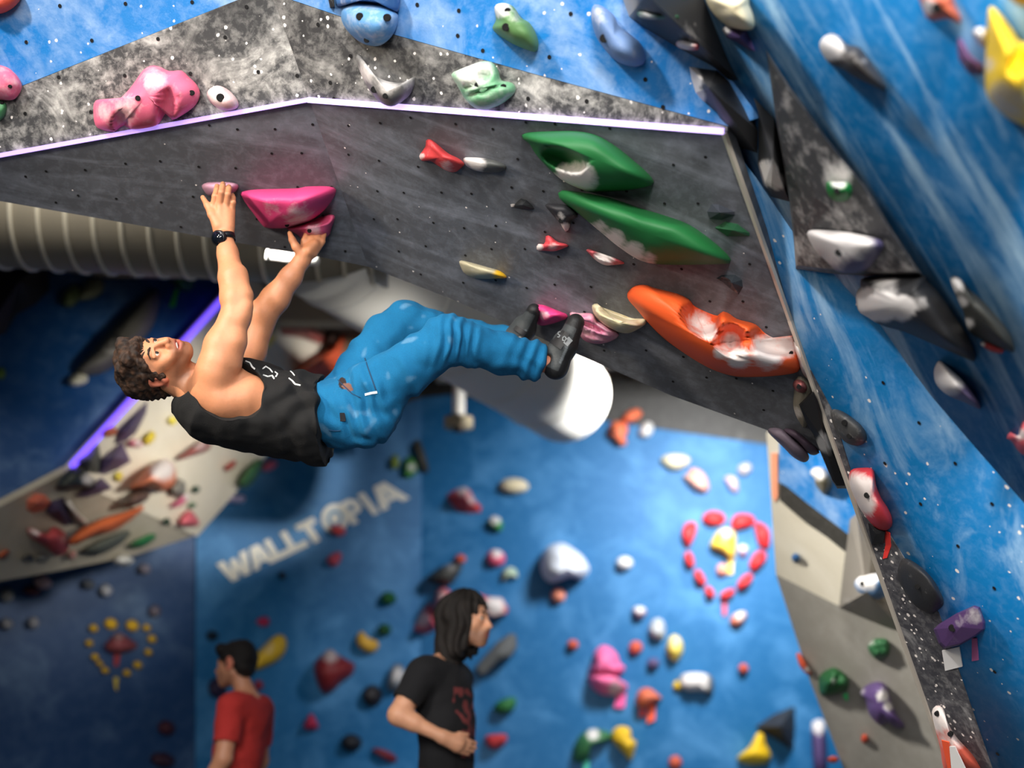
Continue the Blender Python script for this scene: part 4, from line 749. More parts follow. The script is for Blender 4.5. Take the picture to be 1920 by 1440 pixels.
lh([(150, 1035), (180, 1015), (230, 995), (245, 1000), (220, 1025), (180, 1042)], .1, (84, 88, 80), 'grey slab standing in for a shadow left of the green hold on the shaded panel')  # dark shadow patch modelled as a grey slab
lh([(-6, 1045), (0, 1036), (14, 1030), (18, 1036), (6, 1048)], .05, (170, 84, 50), 'small orange hold at the left edge of the shaded panel')
lh([(40, 1050), (50, 1040), (62, 1042), (60, 1052)], .06, (54, 56, 58), 'small dark hold low on the shaded panel at the left')
lh([(66, 1050), (78, 1040), (92, 1046), (86, 1053)], .06, (110, 110, 106), 'small grey hold beside the small dark one on the shaded panel')
lh([(213, 1054), (222, 1042), (240, 1042), (252, 1052), (238, 1062), (224, 1062)], .1, (186, 188, 182), 'white hold on the bottom rim of the shaded panel', ca=.4)
lh([(128, 1046), (134, 1034), (142, 1034), (140, 1048)], .08, (206, 150, 140), 'small pinkish tip hold under the red and pink lumpy hold')
# ---- dark left wall
def dh(pts, h, rgb, label, **kw): return hold('dark', pts, h, rgb, label, **kw)
G2 = 'yellow holds set in the shape of a heart'
for x, y, r, lb in ((175, 1178, 9, 'yellow hold at the left shoulder of the yellow heart'), (208, 1170, 13, 'largest yellow hold on the left lobe of the yellow heart'), (248, 1173, 13, 'yellow hold on the right lobe of the yellow heart'),
                    (275, 1177, 8, 'small yellow hold at the right shoulder of the yellow heart'), (285, 1198, 9, 'yellow hold on the right side of the yellow heart, upper'), (278, 1223, 8, 'yellow hold on the right side of the yellow heart, middle'),
                    (258, 1247, 9, 'yellow hold on the lower right side of the yellow heart'), (238, 1262, 8, 'yellow hold near the point of the yellow heart on the right'), (197, 1257, 8, 'yellow hold near the point of the yellow heart on the left'),
                    (187, 1244, 7, 'yellow hold on the lower left side of the yellow heart'), (178, 1232, 8, 'yellow hold on the left side of the yellow heart, middle'), (167, 1206, 8, 'yellow hold on the left side of the yellow heart, upper')):
    dh(ell(x, y, r, r*.85, 20), .07, (226, 180, 40), lb, group=G2)
tape('dark', [(213, 1270), (222, 1270), (220, 1296), (215, 1290)], (200, 176, 60), 'yellow tape strip at the point of the yellow heart', .02)
dh([(195, 1212), (208, 1196), (222, 1186), (244, 1198), (258, 1212), (240, 1222), (212, 1226)], .16, (140, 70, 74), 'dusty red hold inside the yellow heart', chalk=[(222, 1192, 16, .4)])
tape('dark', [(214, 1228), (226, 1226), (222, 1248), (214, 1250)], (150, 40, 44), 'dark red tape below the hold inside the yellow heart', .02)
for x, y, rx, ry, c, lb in ((62, 1168, 12, 12, (150, 150, 156), 'grey ball hold on the dark wall, right of its twin at the left edge'), (12, 1170, 13, 11, (130, 130, 136), 'grey ball hold at the left edge of the dark wall'),
                            (80, 1092, 17, 12, (206, 170, 168), 'pinkish white hold just under the shaded panel at the left'), (60, 1108, 16, 9, (90, 40, 44), 'maroon hold under the pinkish white hold on the left'),
                            (12, 1116, 14, 14, (120, 122, 118), 'grey hold at the left edge under the shaded panel'), (198, 1107, 13, 12, (176, 178, 184), 'chalky grey hold under the shaded panel'),
                            (165, 1096, 14, 10, (80, 84, 90), 'dim grey hold left of the chalky grey one'), (270, 1067, 13, 11, (130, 124, 136), 'grey mauve ball hold near the corner of the dark wall'),
                            (290, 1146, 12, 12, (110, 100, 112), 'dim mauve ball hold above the right of the yellow heart'), (312, 1365, 17, 14, (74, 34, 46), 'dim maroon hold low on the dark wall'), (305, 1425, 24, 14, (60, 34, 50), 'dim plum hold at the bottom of the dark wall')):
    dh(ell(x, y, rx, ry, 10), .1, c, lb, ca=.25 if min(c) > 99 else .05)
# ---- upper far left wall
def fh(pts, h, rgb, label, **kw): return hold('left', pts, h, rgb, label, **kw)
volume('left', [(-40, 470), (90, 480), (92, 545), (65, 572), (30, 590), (10, 625), (-40, 640)], .3, (36, 34, 36), 'black volume at the left edge under the ribbed duct', (35, 530))
fh([(115, 570), (120, 545), (140, 533), (152, 545), (146, 566), (130, 577)], .1, (84, 96, 60), 'olive hold on the dark blue wall, left of a pair')
fh([(145, 555), (158, 532), (172, 522), (192, 524), (194, 545), (175, 560), (150, 564)], .1, (110, 112, 86), 'pale olive hold on the dark blue wall, right of a pair')
fh([(140, 700), (160, 672), (195, 630), (230, 595), (262, 562), (285, 543), (298, 546), (297, 580), (280, 622), (250, 652), (210, 690), (175, 704)], .18, (74, 72, 66), 'long dark wedge hold pointing up behind the climber head', ca=.12, chalk=[(205, 655, 24, .35)], bolts=[(219, 630, .02)])
fh([(128, 716), (134, 704), (148, 698), (163, 703), (164, 716), (148, 724), (134, 724)], .1, (190, 188, 160), 'cream hold at the lower tip of the long dark wedge', ca=.3)
fh([(305, 500), (358, 498), (362, 540), (345, 546), (325, 530)], .14, (24, 84, 34), 'dark green hold just under the ribbed duct')
tape('left', [(328, 542), (336, 542), (328, 575), (318, 575)], (52, 170, 40), 'bright green tape strip hanging under the dark green hold', .03)
fh(ell(2, 700, 9, 12), .06, (80, 110, 50), 'small green hold at the left edge of the dark blue wall')
# ================================================================== people: smooth bodies grown from blended volumes
class Field:
    def __init__(s, lo, hi, h):
        s.h = h; s.o = np.array(lo, np.float32); s.n = (np.ceil((np.array(hi)-np.array(lo))/h).astype(int)+1)
        s.D = np.full(s.n, 1.0, np.float32)
        s.ax = [s.o[i]+np.arange(s.n[i], dtype=np.float32)*h for i in range(3)]
    def win(s, lo, hi):
        a = np.clip(np.floor((lo-s.o)/s.h).astype(int), 0, s.n); b = np.clip(np.ceil((hi-s.o)/s.h).astype(int)+1, 0, s.n)
        if (b <= a).any(): return None, None
        sl = tuple(slice(a[i], b[i]) for i in range(3))
        g = np.meshgrid(*[s.ax[i][sl[i]] for i in range(3)], indexing='ij')
        return sl, np.stack(g, -1)
    def put(s, sl, d, k, sub):
        A = s.D[sl]
        if sub:
            d = -d; hh = np.maximum(k-np.abs(A-d), 0)/k; s.D[sl] = np.maximum(A, d)+hh*hh*k*.25
        else:
            hh = np.maximum(k-np.abs(A-d), 0)/k; s.D[sl] = np.minimum(A, d)-hh*hh*k*.25
    def cap(s, a, b, ra, rb=None, k=.02, sq=None, sub=False):
        "tapered limb; sq=(axis, factor) widens it along one direction"
        a = np.array(a, np.float32); b = np.array(b, np.float32); rb = ra if rb is None else rb
        R = max(ra, rb)*(max(1, sq[1]) if sq else 1)+k+.012
        sl, p = s.win(np.minimum(a, b)-R, np.maximum(a, b)+R)
        if sl is None: return
        if sq:
            ax = np.array(sq[0], np.float32); w = 1/sq[1]-1
            q = p-a; p = a+q+(q@ax)[..., None]*ax*w; bb = b-a; b2 = a+bb+(bb@ax)*ax*w
        else: b2 = b
        ba = b2-a; pa = p-a; L = float(ba@ba)+1e-12
        t = np.clip((pa@ba)/L, 0, 1); d = np.sqrt(((pa-t[..., None]*ba)**2).sum(-1))-(ra+(rb-ra)*t)
        s.put(sl, d, k, sub)
    def ell(s, c, r, R=None, k=.02, sub=False):
        c = np.array(c, np.float32); m = max(r)+k+.012; sl, p = s.win(c-m, c+m)
        if sl is None: return
        q = p-c
        if R is not None: q = q@np.array(R, np.float32)          # columns of R are the axes
        q = q/np.array(r, np.float32); l = np.sqrt((q*q).sum(-1)); l2 = np.sqrt(((q/np.array(r, np.float32))**2).sum(-1))+1e-9
        s.put(sl, l*(l-1)/l2, k, sub)
    def cut(s, c, n, k=.006):
        "remove everything on the side n points to"
        g = np.meshgrid(*s.ax, indexing='ij', sparse=True); n = np.array(n, np.float32)
        d = -((g[0]-c[0])*n[0]+(g[1]-c[1])*n[1]+(g[2]-c[2])*n[2])
        A = s.D; d = -d; hh = np.maximum(k-np.abs(A-d), 0)/k; s.D = np.maximum(A, d)+hh*hh*k*.25
    def mesh(s):
        D = s.D; ins = D < 0; nx, ny, nz = D.shape
        tot = np.zeros((nx-1, ny-1, nz-1), np.int8)
        for i in (0, 1):
            for j in (0, 1):
                for k in (0, 1): tot += ins[i:nx-1+i, j:ny-1+j, k:nz-1+k]
        act = (tot > 0) & (tot < 8); idx = np.argwhere(act); vid = np.full(act.shape, -1, np.int64); vid[act] = np.arange(len(idx))
        acc = np.zeros((len(idx), 3), np.float64); cnt = np.zeros(len(idx))
        co = [(i, j, k) for i in (0, 1) for j in (0, 1) for k in (0, 1)]
        for a in co:
            for ax in range(3):
                if a[ax] == 0:
                    b = list(a); b[ax] = 1
                    da = D[idx[:, 0]+a[0], idx[:, 1]+a[1], idx[:, 2]+a[2]]; db = D[idx[:, 0]+b[0], idx[:, 1]+b[1], idx[:, 2]+b[2]]
                    m = (da < 0) != (db < 0); t = np.where(m, da/np.where(m, da-db, 1), 0)
                    v = np.repeat(np.array([a], float), len(idx), 0); v[:, ax] = t
                    acc[m] += v[m]; cnt[m] += 1
        V = s.o+(idx+acc/cnt[:, None])*s.h; Q = []
        for ax in range(3):
            o1, o2 = [(1, 2), (2, 0), (0, 1)][ax]
            A = ins; sh = [slice(None)]*3; sh2 = [slice(None)]*3; sh[ax] = slice(0, -1); sh2[ax] = slice(1, None)
            e = np.argwhere(A[tuple(sh)] != A[tuple(sh2)])
            ok = (e[:, o1] > 0) & (e[:, o2] > 0) & (e[:, o1] < D.shape[o1]-1) & (e[:, o2] < D.shape[o2]-1); e = e[ok]
            fl = A[e[:, 0], e[:, 1], e[:, 2]]
            def at(d1, d2):
                f = e.copy(); f[:, o1] += d1; f[:, o2] += d2; return vid[f[:, 0], f[:, 1], f[:, 2]]
            q = np.stack([at(-1, -1), at(0, -1), at(0, 0), at(-1, 0)], 1)
            q[~fl] = q[~fl][:, ::-1]; Q.append(q)
        return V, np.concatenate(Q)
def grow(name, f, mat, parent, colfn=None, disp=None, smooth_it=2):
    V, Q = f.mesh(); V = V.astype(float)
    # a little Laplacian smoothing
    for _ in range(smooth_it):
        S = np.zeros_like(V); c = np.zeros(len(V))
        for a, b in ((0, 1), (1, 2), (2, 3), (3, 0)):
            np.add.at(S, Q[:, a], V[Q[:, b]]); np.add.at(c, Q[:, a], 1)
            np.add.at(S, Q[:, b], V[Q[:, a]]); np.add.at(c, Q[:, b], 1)
        V = V*.5+S/np.maximum(c, 1)[:, None]*.5
    if disp is not None:
        e1 = V[Q[:, 2]]-V[Q[:, 0]]; e2 = V[Q[:, 3]]-V[Q[:, 1]]; fn = np.cross(e1, e2); vn = np.zeros_like(V)
        for a in range(4): np.add.at(vn, Q[:, a], fn)
        vn /= np.linalg.norm(vn, axis=1)[:, None]+1e-12
        V = V+vn*disp(V)[:, None]
    col = None
    if colfn is not None:
        c = colfn(V); col = np.concatenate([c, np.ones((len(V), 1))], 1)
    me = bpy.data.meshes.new(name)
    me.vertices.add(len(V)); me.vertices.foreach_set('co', V.ravel())
    me.loops.add(Q.size); me.loops.foreach_set('vertex_index', Q.ravel()); me.polygons.add(len(Q))
    me.polygons.foreach_set('loop_start', np.arange(0, Q.size, 4)); me.update(calc_edges=True)
    me.polygons.foreach_set('use_smooth', np.ones(len(Q), bool)); me.validate()
    if col is not None:
        a = me.color_attributes.new('Col', 'FLOAT_COLOR', 'POINT'); a.data.foreach_set('color', col.ravel())
    return link(name, me, mat, parent)
M['skin'] = colmat('skin', .48, 90, .10, .08, .12); M['cloth'] = colmat('cotton_cloth', .9, 220, .22, .25, 0, 0); M['rubber'] = colmat('shoe_leather', .55, 120, .2, .2)
M['hairm'] = colmat('hair', .75, 70, .55, .5)
M['eye'] = colmat('eye_surface', .15, 1, 0, 0)
M['watch'] = plain('watch_black', (16, 17, 19), .35); M['watch_glass'] = plain('watch_glass', (10, 14, 22), .12, spec=.6); M['bezel'] = plain('watch_bezel', (58, 58, 60), .3, .7)
M['teeth'] = plain('teeth', (240, 234, 222), .3); M['thread'] = plain('white_print', (214, 214, 212), .7)
def px2(pts):  # (px, py, depth, radius in pixels)
    return [(P(x, y, d), r*d/F) for x, y, d, r in pts]
def chain(f, pts, k=.02, sq=None):
    q = px2(pts)
    for (a, ra), (b, rb) in zip(q, q[1:]): f.cap(a, b, ra, rb, k, sq)
def camv(x, y, z): return (RT*x+UP*y-FW*z).normalized()      # right, up in the picture, towards the camera
def cbox(x0, y0, x1, y1, d0, d1): return [P(x, y, d) for x in (x0, x1) for y in (y0, y1) for d in (d0, d1)]
def bounds(pts, pad):
    a = np.array([list(p) for p in pts]); return a.min(0)-pad, a.max(0)+pad
class Head:
    def __init__(s, c, right, up, sc):
        s.c = Vector(c); s.u = up.normalized(); s.r = (right-s.u*right.dot(s.u)).normalized(); s.f = s.u.cross(s.r); s.s = sc
        s.R = np.array([s.r, s.f, s.u]).T
    def p(s, x, y, z): return s.c+(s.r*x+s.f*y+s.u*z)*s.s
    def local(s, V): return ((V-np.array(s.c))@s.R)/s.s
    def build(s, f, smile=False, beard=False):
        p, q = s.p, s.s; R = s.R
        e = lambda x, y, z, rx, ry, rz, k=.02, sub=False: f.ell(p(x, y, z), (rx*q, ry*q, rz*q), R, k*q, sub)
        c = lambda a, b, ra, rb=None, k=.02, sub=False: f.cap(p(*a), p(*b), ra*q, (ra if rb is None else rb)*q, k*q, None, sub)
        e(0, -.014, .036, .075, .097, .082); e(0, .028, -.03, .060, .060, .082, .03)
        for i in (-1, 1):
            c((i*.050, -.012, -.052), (i*.018, .062, -.100), .021, .019, .03)
            e(i*.043, .054, -.022, .021, .022, .020, .025)
            e(i*.074, -.002, .02, .006, .03, .03, .02)
        e(0, .070, -.102, .022, .019, .017, .02)
        c((-.032, .080, .020), (.032, .080, .020), .011, None, .018)
        for i in (-1, 1):
            e(i*.032, .099, .001, .019, .014, .011, .014, True)
            e(i*.032, .0745, .000, .0165, .0155, .0150, .006); e(i*.0325, .094, -.0005, .0145, .013, .0056, .003, True)
            c((i*.047, .080, .009), (i*.018, .092, .010), .0045, .0035, .006)       # upper lid
        c((0, .088, .010), (0, .109, -.034), .0085, .0115, .014); e(0, .112, -.036, .0105, .010, .009, .008)
        for i in (-1, 1):
            e(i*.0125, .099, -.039, .0085, .010, .008, .007); e(i*.008, .108, -.0475, .0045, .006, .005, .004, True)
        c((-.013, .090, -.052), (.013, .090, -.052), .010, None, .016)
        e(0, .080, -.070, .032, .020, .022, .02)
        if smile:
            c((-.026, .086, -.061), (0, .097, -.063), .0055, .0065, .007); c((.026, .086, -.061), (0, .097, -.063), .0055, .0065, .007)
            e(0, .100, -.0725, .024, .018, .0075, .004, True); e(0, .098, -.0745, .015, .02, .0085, .004, True)
            c((-.023, .085, -.078), (0, .094, -.084), .0055, .0075, .007); c((.023, .085, -.078), (0, .094, -.084), .0055, .0075, .007)
            for i in (-1, 1): e(i*.039, .070, -.045, .016, .016, .016, .02)
        else:
            c((-.022, .088, -.066), (.022, .088, -.066), .006, None, .008); c((-.019, .088, -.077), (.019, .088, -.077), .007, None, .008)
            c((-.026, .100, -.0715), (.026, .100, -.0715), .003, None, .004, True)
        for i in (-1, 1):
            e(i*.077, -.006, -.002, .010, .021, .032, .008); e(i*.086, -.002, .000, .008, .012, .019, .006, True); e(i*.078, .002, -.026, .008, .010, .011, .006)
    def skincol(s, base, lip, stubble):
        b, l, st = (np.array(lin(x)) for x in (base, lip, stubble))
        def fn(V):
            L = s.local(V); c = np.repeat(b[None], len(V), 0)
            inh = (np.abs(L) < .16).all(1)
            w = np.clip((-.035-L[:, 2])/.03, 0, 1)*np.clip((L[:, 2]+.125)/.02, 0, 1)*inh*(L[:, 1] > -.02)*.7
            c += (st-c)*w[:, None]
            m = np.exp(-((L[:, 0]/.024)**4+((L[:, 2]+.072)/.013)**4))*(L[:, 1] > .075)*inh; c += (l-c)*(m*.8)[:, None]
            ear = inh*(np.abs(L[:, 0]) > .074)*(np.abs(L[:, 2]) < .04)*(np.abs(L[:, 1]) < .03); c += (np.array(lin((226, 120, 100)))-c)*(ear*.55)[:, None]
            return c
        return fn
    def face_parts(s, parent, iris=(60, 50, 34), brow=(46, 30, 22), teeth=False):
        for i in (-1, 1):
            ec = s.p(i*.032, .0765, .000); vs = []; fs = []; cols = []; n = 20; r = .0135*s.s
            gaze = (s.f*1.0+s.u*.0+s.r*(.0)).normalized(); qd = gaze.to_track_quat('Z', 'Y')
            for a in range(13):
                th = math.pi*a/12
                for b in range(n):
                    ph = 2*math.pi*b/n; vs.append(ec+qd @ Vector((math.sin(th)*math.cos(ph), math.sin(th)*math.sin(ph), math.cos(th)))*r)
                    cols.append((*(lin((12, 10, 9)) if th < .30 else lin(iris) if th < .56 else lin((232, 224, 214))), 1))
            for a in range(12):
                for b in range(n): fs.append((a*n+b, a*n+(b+1) % n, (a+1)*n+(b+1) % n, (a+1)*n+b))
            mesh('eye', vs, fs, M['eye'], parent, True, col=cols)
            pts = [s.p(i*.014, .0935, .0205), s.p(i*.024, .0925, .0255), s.p(i*.036, .0865, .0270), s.p(i*.050, .0735, .0215)]
            f = Field(*bounds(pts, .012), .0016)
            rr = [.0034, .0042, .0038, .0018]
            for k in range(3): f.cap(pts[k], pts[k+1], rr[k]*s.s, rr[k+1]*s.s, .003)
            grow('eyebrow', f, M['hairm'], parent, lambda V: np.repeat(np.array([lin(brow)]), len(V), 0))
        if teeth:
            vs = []; fs = []
            for j in range(13):
                x = -.021+.042*j/12; y = .0915-9*x*x
                for z in (-.0645, -.0715): vs.append(s.p(x, y, z))
                for z in (-.0645, -.0715): vs.append(s.p(x, y-.006, z))
            for j in range(12):
                a, b = j*4, j*4+4
                fs += [(a, b, b+1, a+1), (a+1, b+1, b+3, a+3), (a, a+2, b+2, b)]
            mesh('teeth', vs, fs, M['teeth'], parent, False)
def nz(V, sc, seed=0): return np.array([noise.noise((v[0]*sc+seed, v[1]*sc, v[2]*sc)) for v in V])
# ------------------------------------------------------------------ the climber
cl_ = tag(empty('person', P(560, 770, 4.42)), 'man in black tank top and teal trousers hanging horizontally under the dark overhang', 'person')
up_h = camv(-.93, -.04, .36); right_h = camv(.08, -.68, .73)
hd = Head(P(290, 685, 4.34), right_h, up_h, .99)
H_ = .0026
box_pts = cbox(200, 325, 650, 860, 4.17, 4.74)
f = Field(*bounds(box_pts, .01), H_)
hd.build(f, smile=True)
# neck, trapezius, shoulders, back
chain(f, [(316, 692, 4.37, 30), (360, 720, 4.39, 34), (400, 735, 4.41, 46)], .03)
chain(f, [(318, 718, 4.36, 16), (372, 735, 4.36, 26)], .03)
fwd = tuple(FW)
chain(f, [(405, 748, 4.42, 62), (470, 766, 4.44, 66), (560, 780, 4.45, 58)], .03, (fwd, 1.35))
# near shoulder: deltoid, shoulder blade, chest edge, lat
chain(f, [(398, 722, 4.29, 36), (412, 680, 4.28, 33)], .03)
chain(f, [(380, 728, 4.30, 22), (402, 688, 4.29, 26)], .03)
chain(f, [(415, 752, 4.28, 30), (458, 745, 4.30, 30)], .035)
chain(f, [(392, 742, 4.29, 28), (425, 760, 4.29, 24)], .03)
chain(f, [(440, 708, 4.33, 22), (474, 735, 4.32, 24), (520, 765, 4.33, 30)], .03)
# near upper arm
chain(f, [(405, 700, 4.28, 34), (420, 650, 4.29, 29), (436, 605, 4.31, 25)], .025)
chain(f, [(398, 690, 4.28, 20), (410, 645, 4.29, 22), (432, 598, 4.31, 17)], .03)          # triceps, left edge
chain(f, [(436, 682, 4.28, 16), (442, 640, 4.28, 18), (447, 605, 4.30, 15)], .025)         # biceps edge
# near forearm
chain(f, [(441, 598, 4.31, 25), (441, 560, 4.33, 25), (437, 520, 4.36, 24), (427, 475, 4.41, 18), (421, 448, 4.44, 16.5)], .02)
chain(f, [(456, 590, 4.30, 15), (459, 555, 4.32, 14), (450, 512, 4.36, 12)], .018)
chain(f, [(426, 560, 4.33, 13), (424, 520, 4.36, 12), (420, 480, 4.40, 9)], .016)
chain(f, [(450, 600, 4.30, 16), (463, 575, 4.30, 10)], .02)
chain(f, [(443, 570, 4.305, 5), (447, 530, 4.335, 5), (436, 485, 4.39, 4)], .008)
# near hand: metacarpals, four fingers on the hold, thumb
wr_ = (420, 446, 4.445)
kn = {'i': (400, 390, 4.475), 'm': (412, 384, 4.47), 'r': (424, 387, 4.475), 'l': (434, 395, 4.485)}
for k_, x in (('i', 411), ('m', 418), ('r', 424), ('l', 429)):
    chain(f, [(x, 444, 4.45, 9.5), (*kn[k_], 7.2)], .012)
chain(f, [(413, 425, 4.46, 12), (407, 405, 4.47, 10)], .012); chain(f, [(427, 425, 4.46, 11), (428, 402, 4.475, 9)], .012)
for k_, pts in {'i': [(403, 368, 4.468, 5.9), (406, 357, 4.49, 5.4), (407, 349, 4.525, 4.8)], 'm': [(415, 361, 4.455, 6.1), (417, 350, 4.48, 5.6), (418, 345, 4.52, 5.0)],
                'r': [(427, 365, 4.462, 5.9), (429, 354, 4.485, 5.3), (429, 350, 4.525, 4.8)], 'l': [(437, 380, 4.475, 5.2), (437, 371, 4.495, 4.8), (436, 366, 4.53, 4.2)]}.items():
    chain(f, [(*kn[k_], 6.6)]+pts, .004)
chain(f, [(409, 424, 4.45, 9), (397, 402, 4.46, 7.6), (389, 385, 4.475, 6.0), (380, 370, 4.50, 4.3)], .008)
# far arm
chain(f, [(448, 700, 4.60, 34), (470, 660, 4.61, 27), (487, 612, 4.63, 25)], .025)
chain(f, [(484, 620, 4.63, 22), (492, 590, 4.63, 27), (516, 560, 4.63, 26), (545, 520, 4.63, 20), (566, 488, 4.635, 14.5), (574, 474, 4.64, 15)], .02)
chain(f, [(478, 612, 4.62, 14), (496, 575, 4.62, 14)], .02)
fk = {'i': (571, 452, 4.64), 'm': (583, 449, 4.645), 'r': (594, 449, 4.65), 'l': (603, 453, 4.655)}
for k_, x in (('i', 570), ('m', 576), ('r', 582), ('l', 587)): chain(f, [(x, 474, 4.64, 9), (*fk[k_], 7)], .012)
chain(f, [(578, 470, 4.62, 11), (590, 458, 4.63, 9)], .012)
for k_, pts in {'i': [(576, 438, 4.61, 5.6), (580, 431, 4.605, 4.8)], 'm': [(587, 437, 4.615, 5.6), (590, 430, 4.61, 4.8)], 'r': [(598, 437, 4.62, 5.4), (600, 430, 4.615, 4.6)], 'l': [(607, 440, 4.63, 4.9), (608, 433, 4.625, 4.3)]}.items():
    chain(f, [(*fk[k_], 6.3)]+[(x, y, d+.045, r) for x, y, d, r in pts], .004)
chain(f, [(566, 478, 4.62, 9.5), (555, 463, 4.61, 7.6), (548, 450, 4.61, 6.2), (543, 437, 4.62, 4.4)], .008)
skin = hd.skincol((198, 134, 97), (176, 84, 74), (96, 62, 46))
body = grow('body', f, M['skin'], cl_, skin, smooth_it=1)
hd.face_parts(cl_, teeth=True)
# hair
f = Field(*bounds([hd.c], .19), .0026); s_ = hd.s
f.ell(hd.p(0, -.024, .040), (.0885*s_, .108*s_, .088*s_), hd.R)
f.cap(hd.p(-.035, .070, .098), hd.p(.040, .070, .096), .024*s_, None, .03); f.cap(hd.p(-.04, .02, .108), hd.p(.04, .02, .108), .020*s_, None, .03)
f.ell(hd.p(0, -.075, -.018), (.070*s_, .048*s_, .062*s_), hd.R, .03)
for i in (-1, 1): f.cap(hd.p(i*.072, .016, .04), hd.p(i*.0745, .016, -.016), .015*s_, .009*s_, .012)
f.ell(hd.p(0, .124, -.018), (.064*s_, .062*s_, .082*s_), hd.R, .004, True)
for i in (-1, 1): f.ell(hd.p(i*.060, .066, -.020), (.034*s_, .036*s_, .060*s_), hd.R, .01, True); f.ell(hd.p(i*.087, -.010, -.012), (.024*s_, .017*s_, .030*s_), hd.R, .006, True)
f.cut(hd.p(0, -.05, -.062), tuple(-hd.u+hd.f*.35), .01)
fr = [(-.074, .022, -.020), (-.074, .026, .015), (-.066, .050, .040), (-.050, .072, .058), (-.025, .088, .070), (.005, .094, .068), (.032, .086, .070), (.052, .070, .056), (.067, .050, .038), (.074, .026, .012), (.074, .022, -.020)]
for a_, b_ in zip(fr, fr[1:]): f.cap(hd.p(*a_), hd.p(*b_), (.006 if a_[2] < .02 else .011)*s_, (.006 if b_[2] < .02 else .011)*s_, .008)
def hairdisp(V):
    L = hd.local(V); a = np.arctan2(L[:, 0], L[:, 2]-.02)*9+L[:, 1]*60
    return .003*np.sin(a*2.2+5*nz(V, 10))+.006*nz(V, 24, 5)+.003*nz(V, 80, 9)
def haircol(V):
    k = np.clip(.5+.9*nz(V, 60, 3), 0, 1)[:, None]; return np.array(lin((26, 18, 14)))*(1-k)+np.array(lin((74, 48, 30)))*k
grow('hair', f, M['hairm'], cl_, haircol, hairdisp, 1)
# tank top
pts = cbox(310, 650, 650, 890, 4.12, 4.78)
f = Field(*bounds(pts, .06), .0042)
sq = (fwd, 1.42)
chain(f, [(372, 752, 4.42, 44), (402, 757, 4.42, 70), (450, 758, 4.43, 87), (520, 774, 4.44, 83), (580, 785, 4.45, 82), (632, 790, 4.45, 82)], .02, sq)
chain(f, [(345, 752, 4.42, 24), (390, 772, 4.42, 55)], .02, (fwd, 1.9))
chain(f, [(334, 764, 4.40, 12), (390, 800, 4.40, 26)], .03, (fwd, 2.0))
chain(f, [(590, 845, 4.42, 22), (640, 858, 4.42, 20)], .03, (fwd, 2.5))
# openings: arm holes, neck, hem
R_ = np.array([RT, UP, FW]).T
f.ell(P(427, 722, 4.20), (.108, .112, .17), R_, .006, True); f.ell(P(405, 690, 4.22), (.090, .15, .16), R_, .006, True); f.ell(P(452, 748, 4.19), (.062, .060, .15), R_, .008, True)
f.ell(P(440, 690, 4.70), (.10, .12, .13), R_, .006, True)
f.ell(P(352, 706, 4.40), (.065, .085, .16), np.array([camv(.85, .5, 0), camv(-.5, .85, 0), FW]).T, .008, True)
f.cut(P(612, 790, 4.45), tuple(camv(1, .07, 0)), .004)
f.cut(P(336, 752, 4.45), tuple(camv(-.93, .36, 0)), .004)
def shirtdisp(V):
    q = np.array([PIX(v)[:2] for v in V]); x, y = q[:, 0], q[:, 1]
    w = np.clip((x-430)/150, 0, 1)
    return .010*w*np.sin((x*.055+y*.11)+2.5*nz(V, 9))*np.clip((840-y)/90, .15, 1)+.005*w*np.sin(x*.12-y*.05+3*nz(V, 12, 4))+.004*nz(V, 26, 2)-.004
sh_ = grow('tank_top', f, M['cloth'], cl_, lambda V: np.repeat(np.array([lin((17, 17, 18))]), len(V), 0), shirtdisp, 2)
# white print on the chest
def ribbon(name, pts, w, mat, parent, off=.004, surf=None):
    pts = [P(*p) for p in pts]; vs = []; fs = []
    for i, p in enumerate(pts):
        t = (pts[min(i+1, len(pts)-1)]-pts[max(i-1, 0)]).normalized(); s = t.cross(FW).normalized()*w
        vs += [p+s, p-s, p-s-FW*-off, p+s-FW*-off]
    for i in range(len(pts)-1):
        a = i*4
        for k in range(4): fs.append((a+k, a+(k+1) % 4, a+4+(k+1) % 4, a+4+k))
    fs += [(3, 2, 1, 0), tuple(len(vs)-4+k for k in range(4))]
    o = mesh(name, vs, fs, mat, parent); fix_normals(o); return o
dgp = bpy.context.evaluated_depsgraph_get()
def on(obj, x, y, lift=.004):
    dgp.update(); ok, loc, nrm, _ = obj.ray_cast(C0-obj.matrix_world.translation*0, ray(x, y).normalized())
    return (loc-ray(x, y).normalized()*lift) if ok else None
def draw(obj, name, pts, w, mat, parent, lift=.003):
    from mathutils.bvhtree import BVHTree
    if obj.name not in BV: BV[obj.name] = BVHTree.FromPolygons([v.co for v in obj.data.vertices], [p.vertices for p in obj.data.polygons])
    out = []
    for i in range(len(pts)-1):
        for k in range(5):
            t = k/5; x = pts[i][0]*(1-t)+pts[i+1][0]*t; y = pts[i][1]*(1-t)+pts[i+1][1]*t
            h = BV[obj.name].ray_cast(C0, ray(x, y).normalized())
            if h[0] is not None: out.append((x, y, (h[0]-C0).dot(FW)-lift))
    return ribbon(name, out, w, mat, parent) if len(out) > 2 else None
BV = {}
def addt(o, parent):
    o.matrix_parent_inverse = Matrix.Translation(-parent.location)
for pts in ([(460, 677), (468, 680), (473, 688), (479, 693)], [(492, 692), (498, 687), (506, 692), (512, 700)], [(493, 703), (502, 706), (510, 704), (515, 712)], [(515, 697), (520, 701), (516, 708)], [(541, 709), (548, 714), (553, 720), (566, 723)], [(541, 694), (548, 699), (553, 706)]):
    draw(sh_, 'white_print', pts, .0026, M['thread'], cl_)
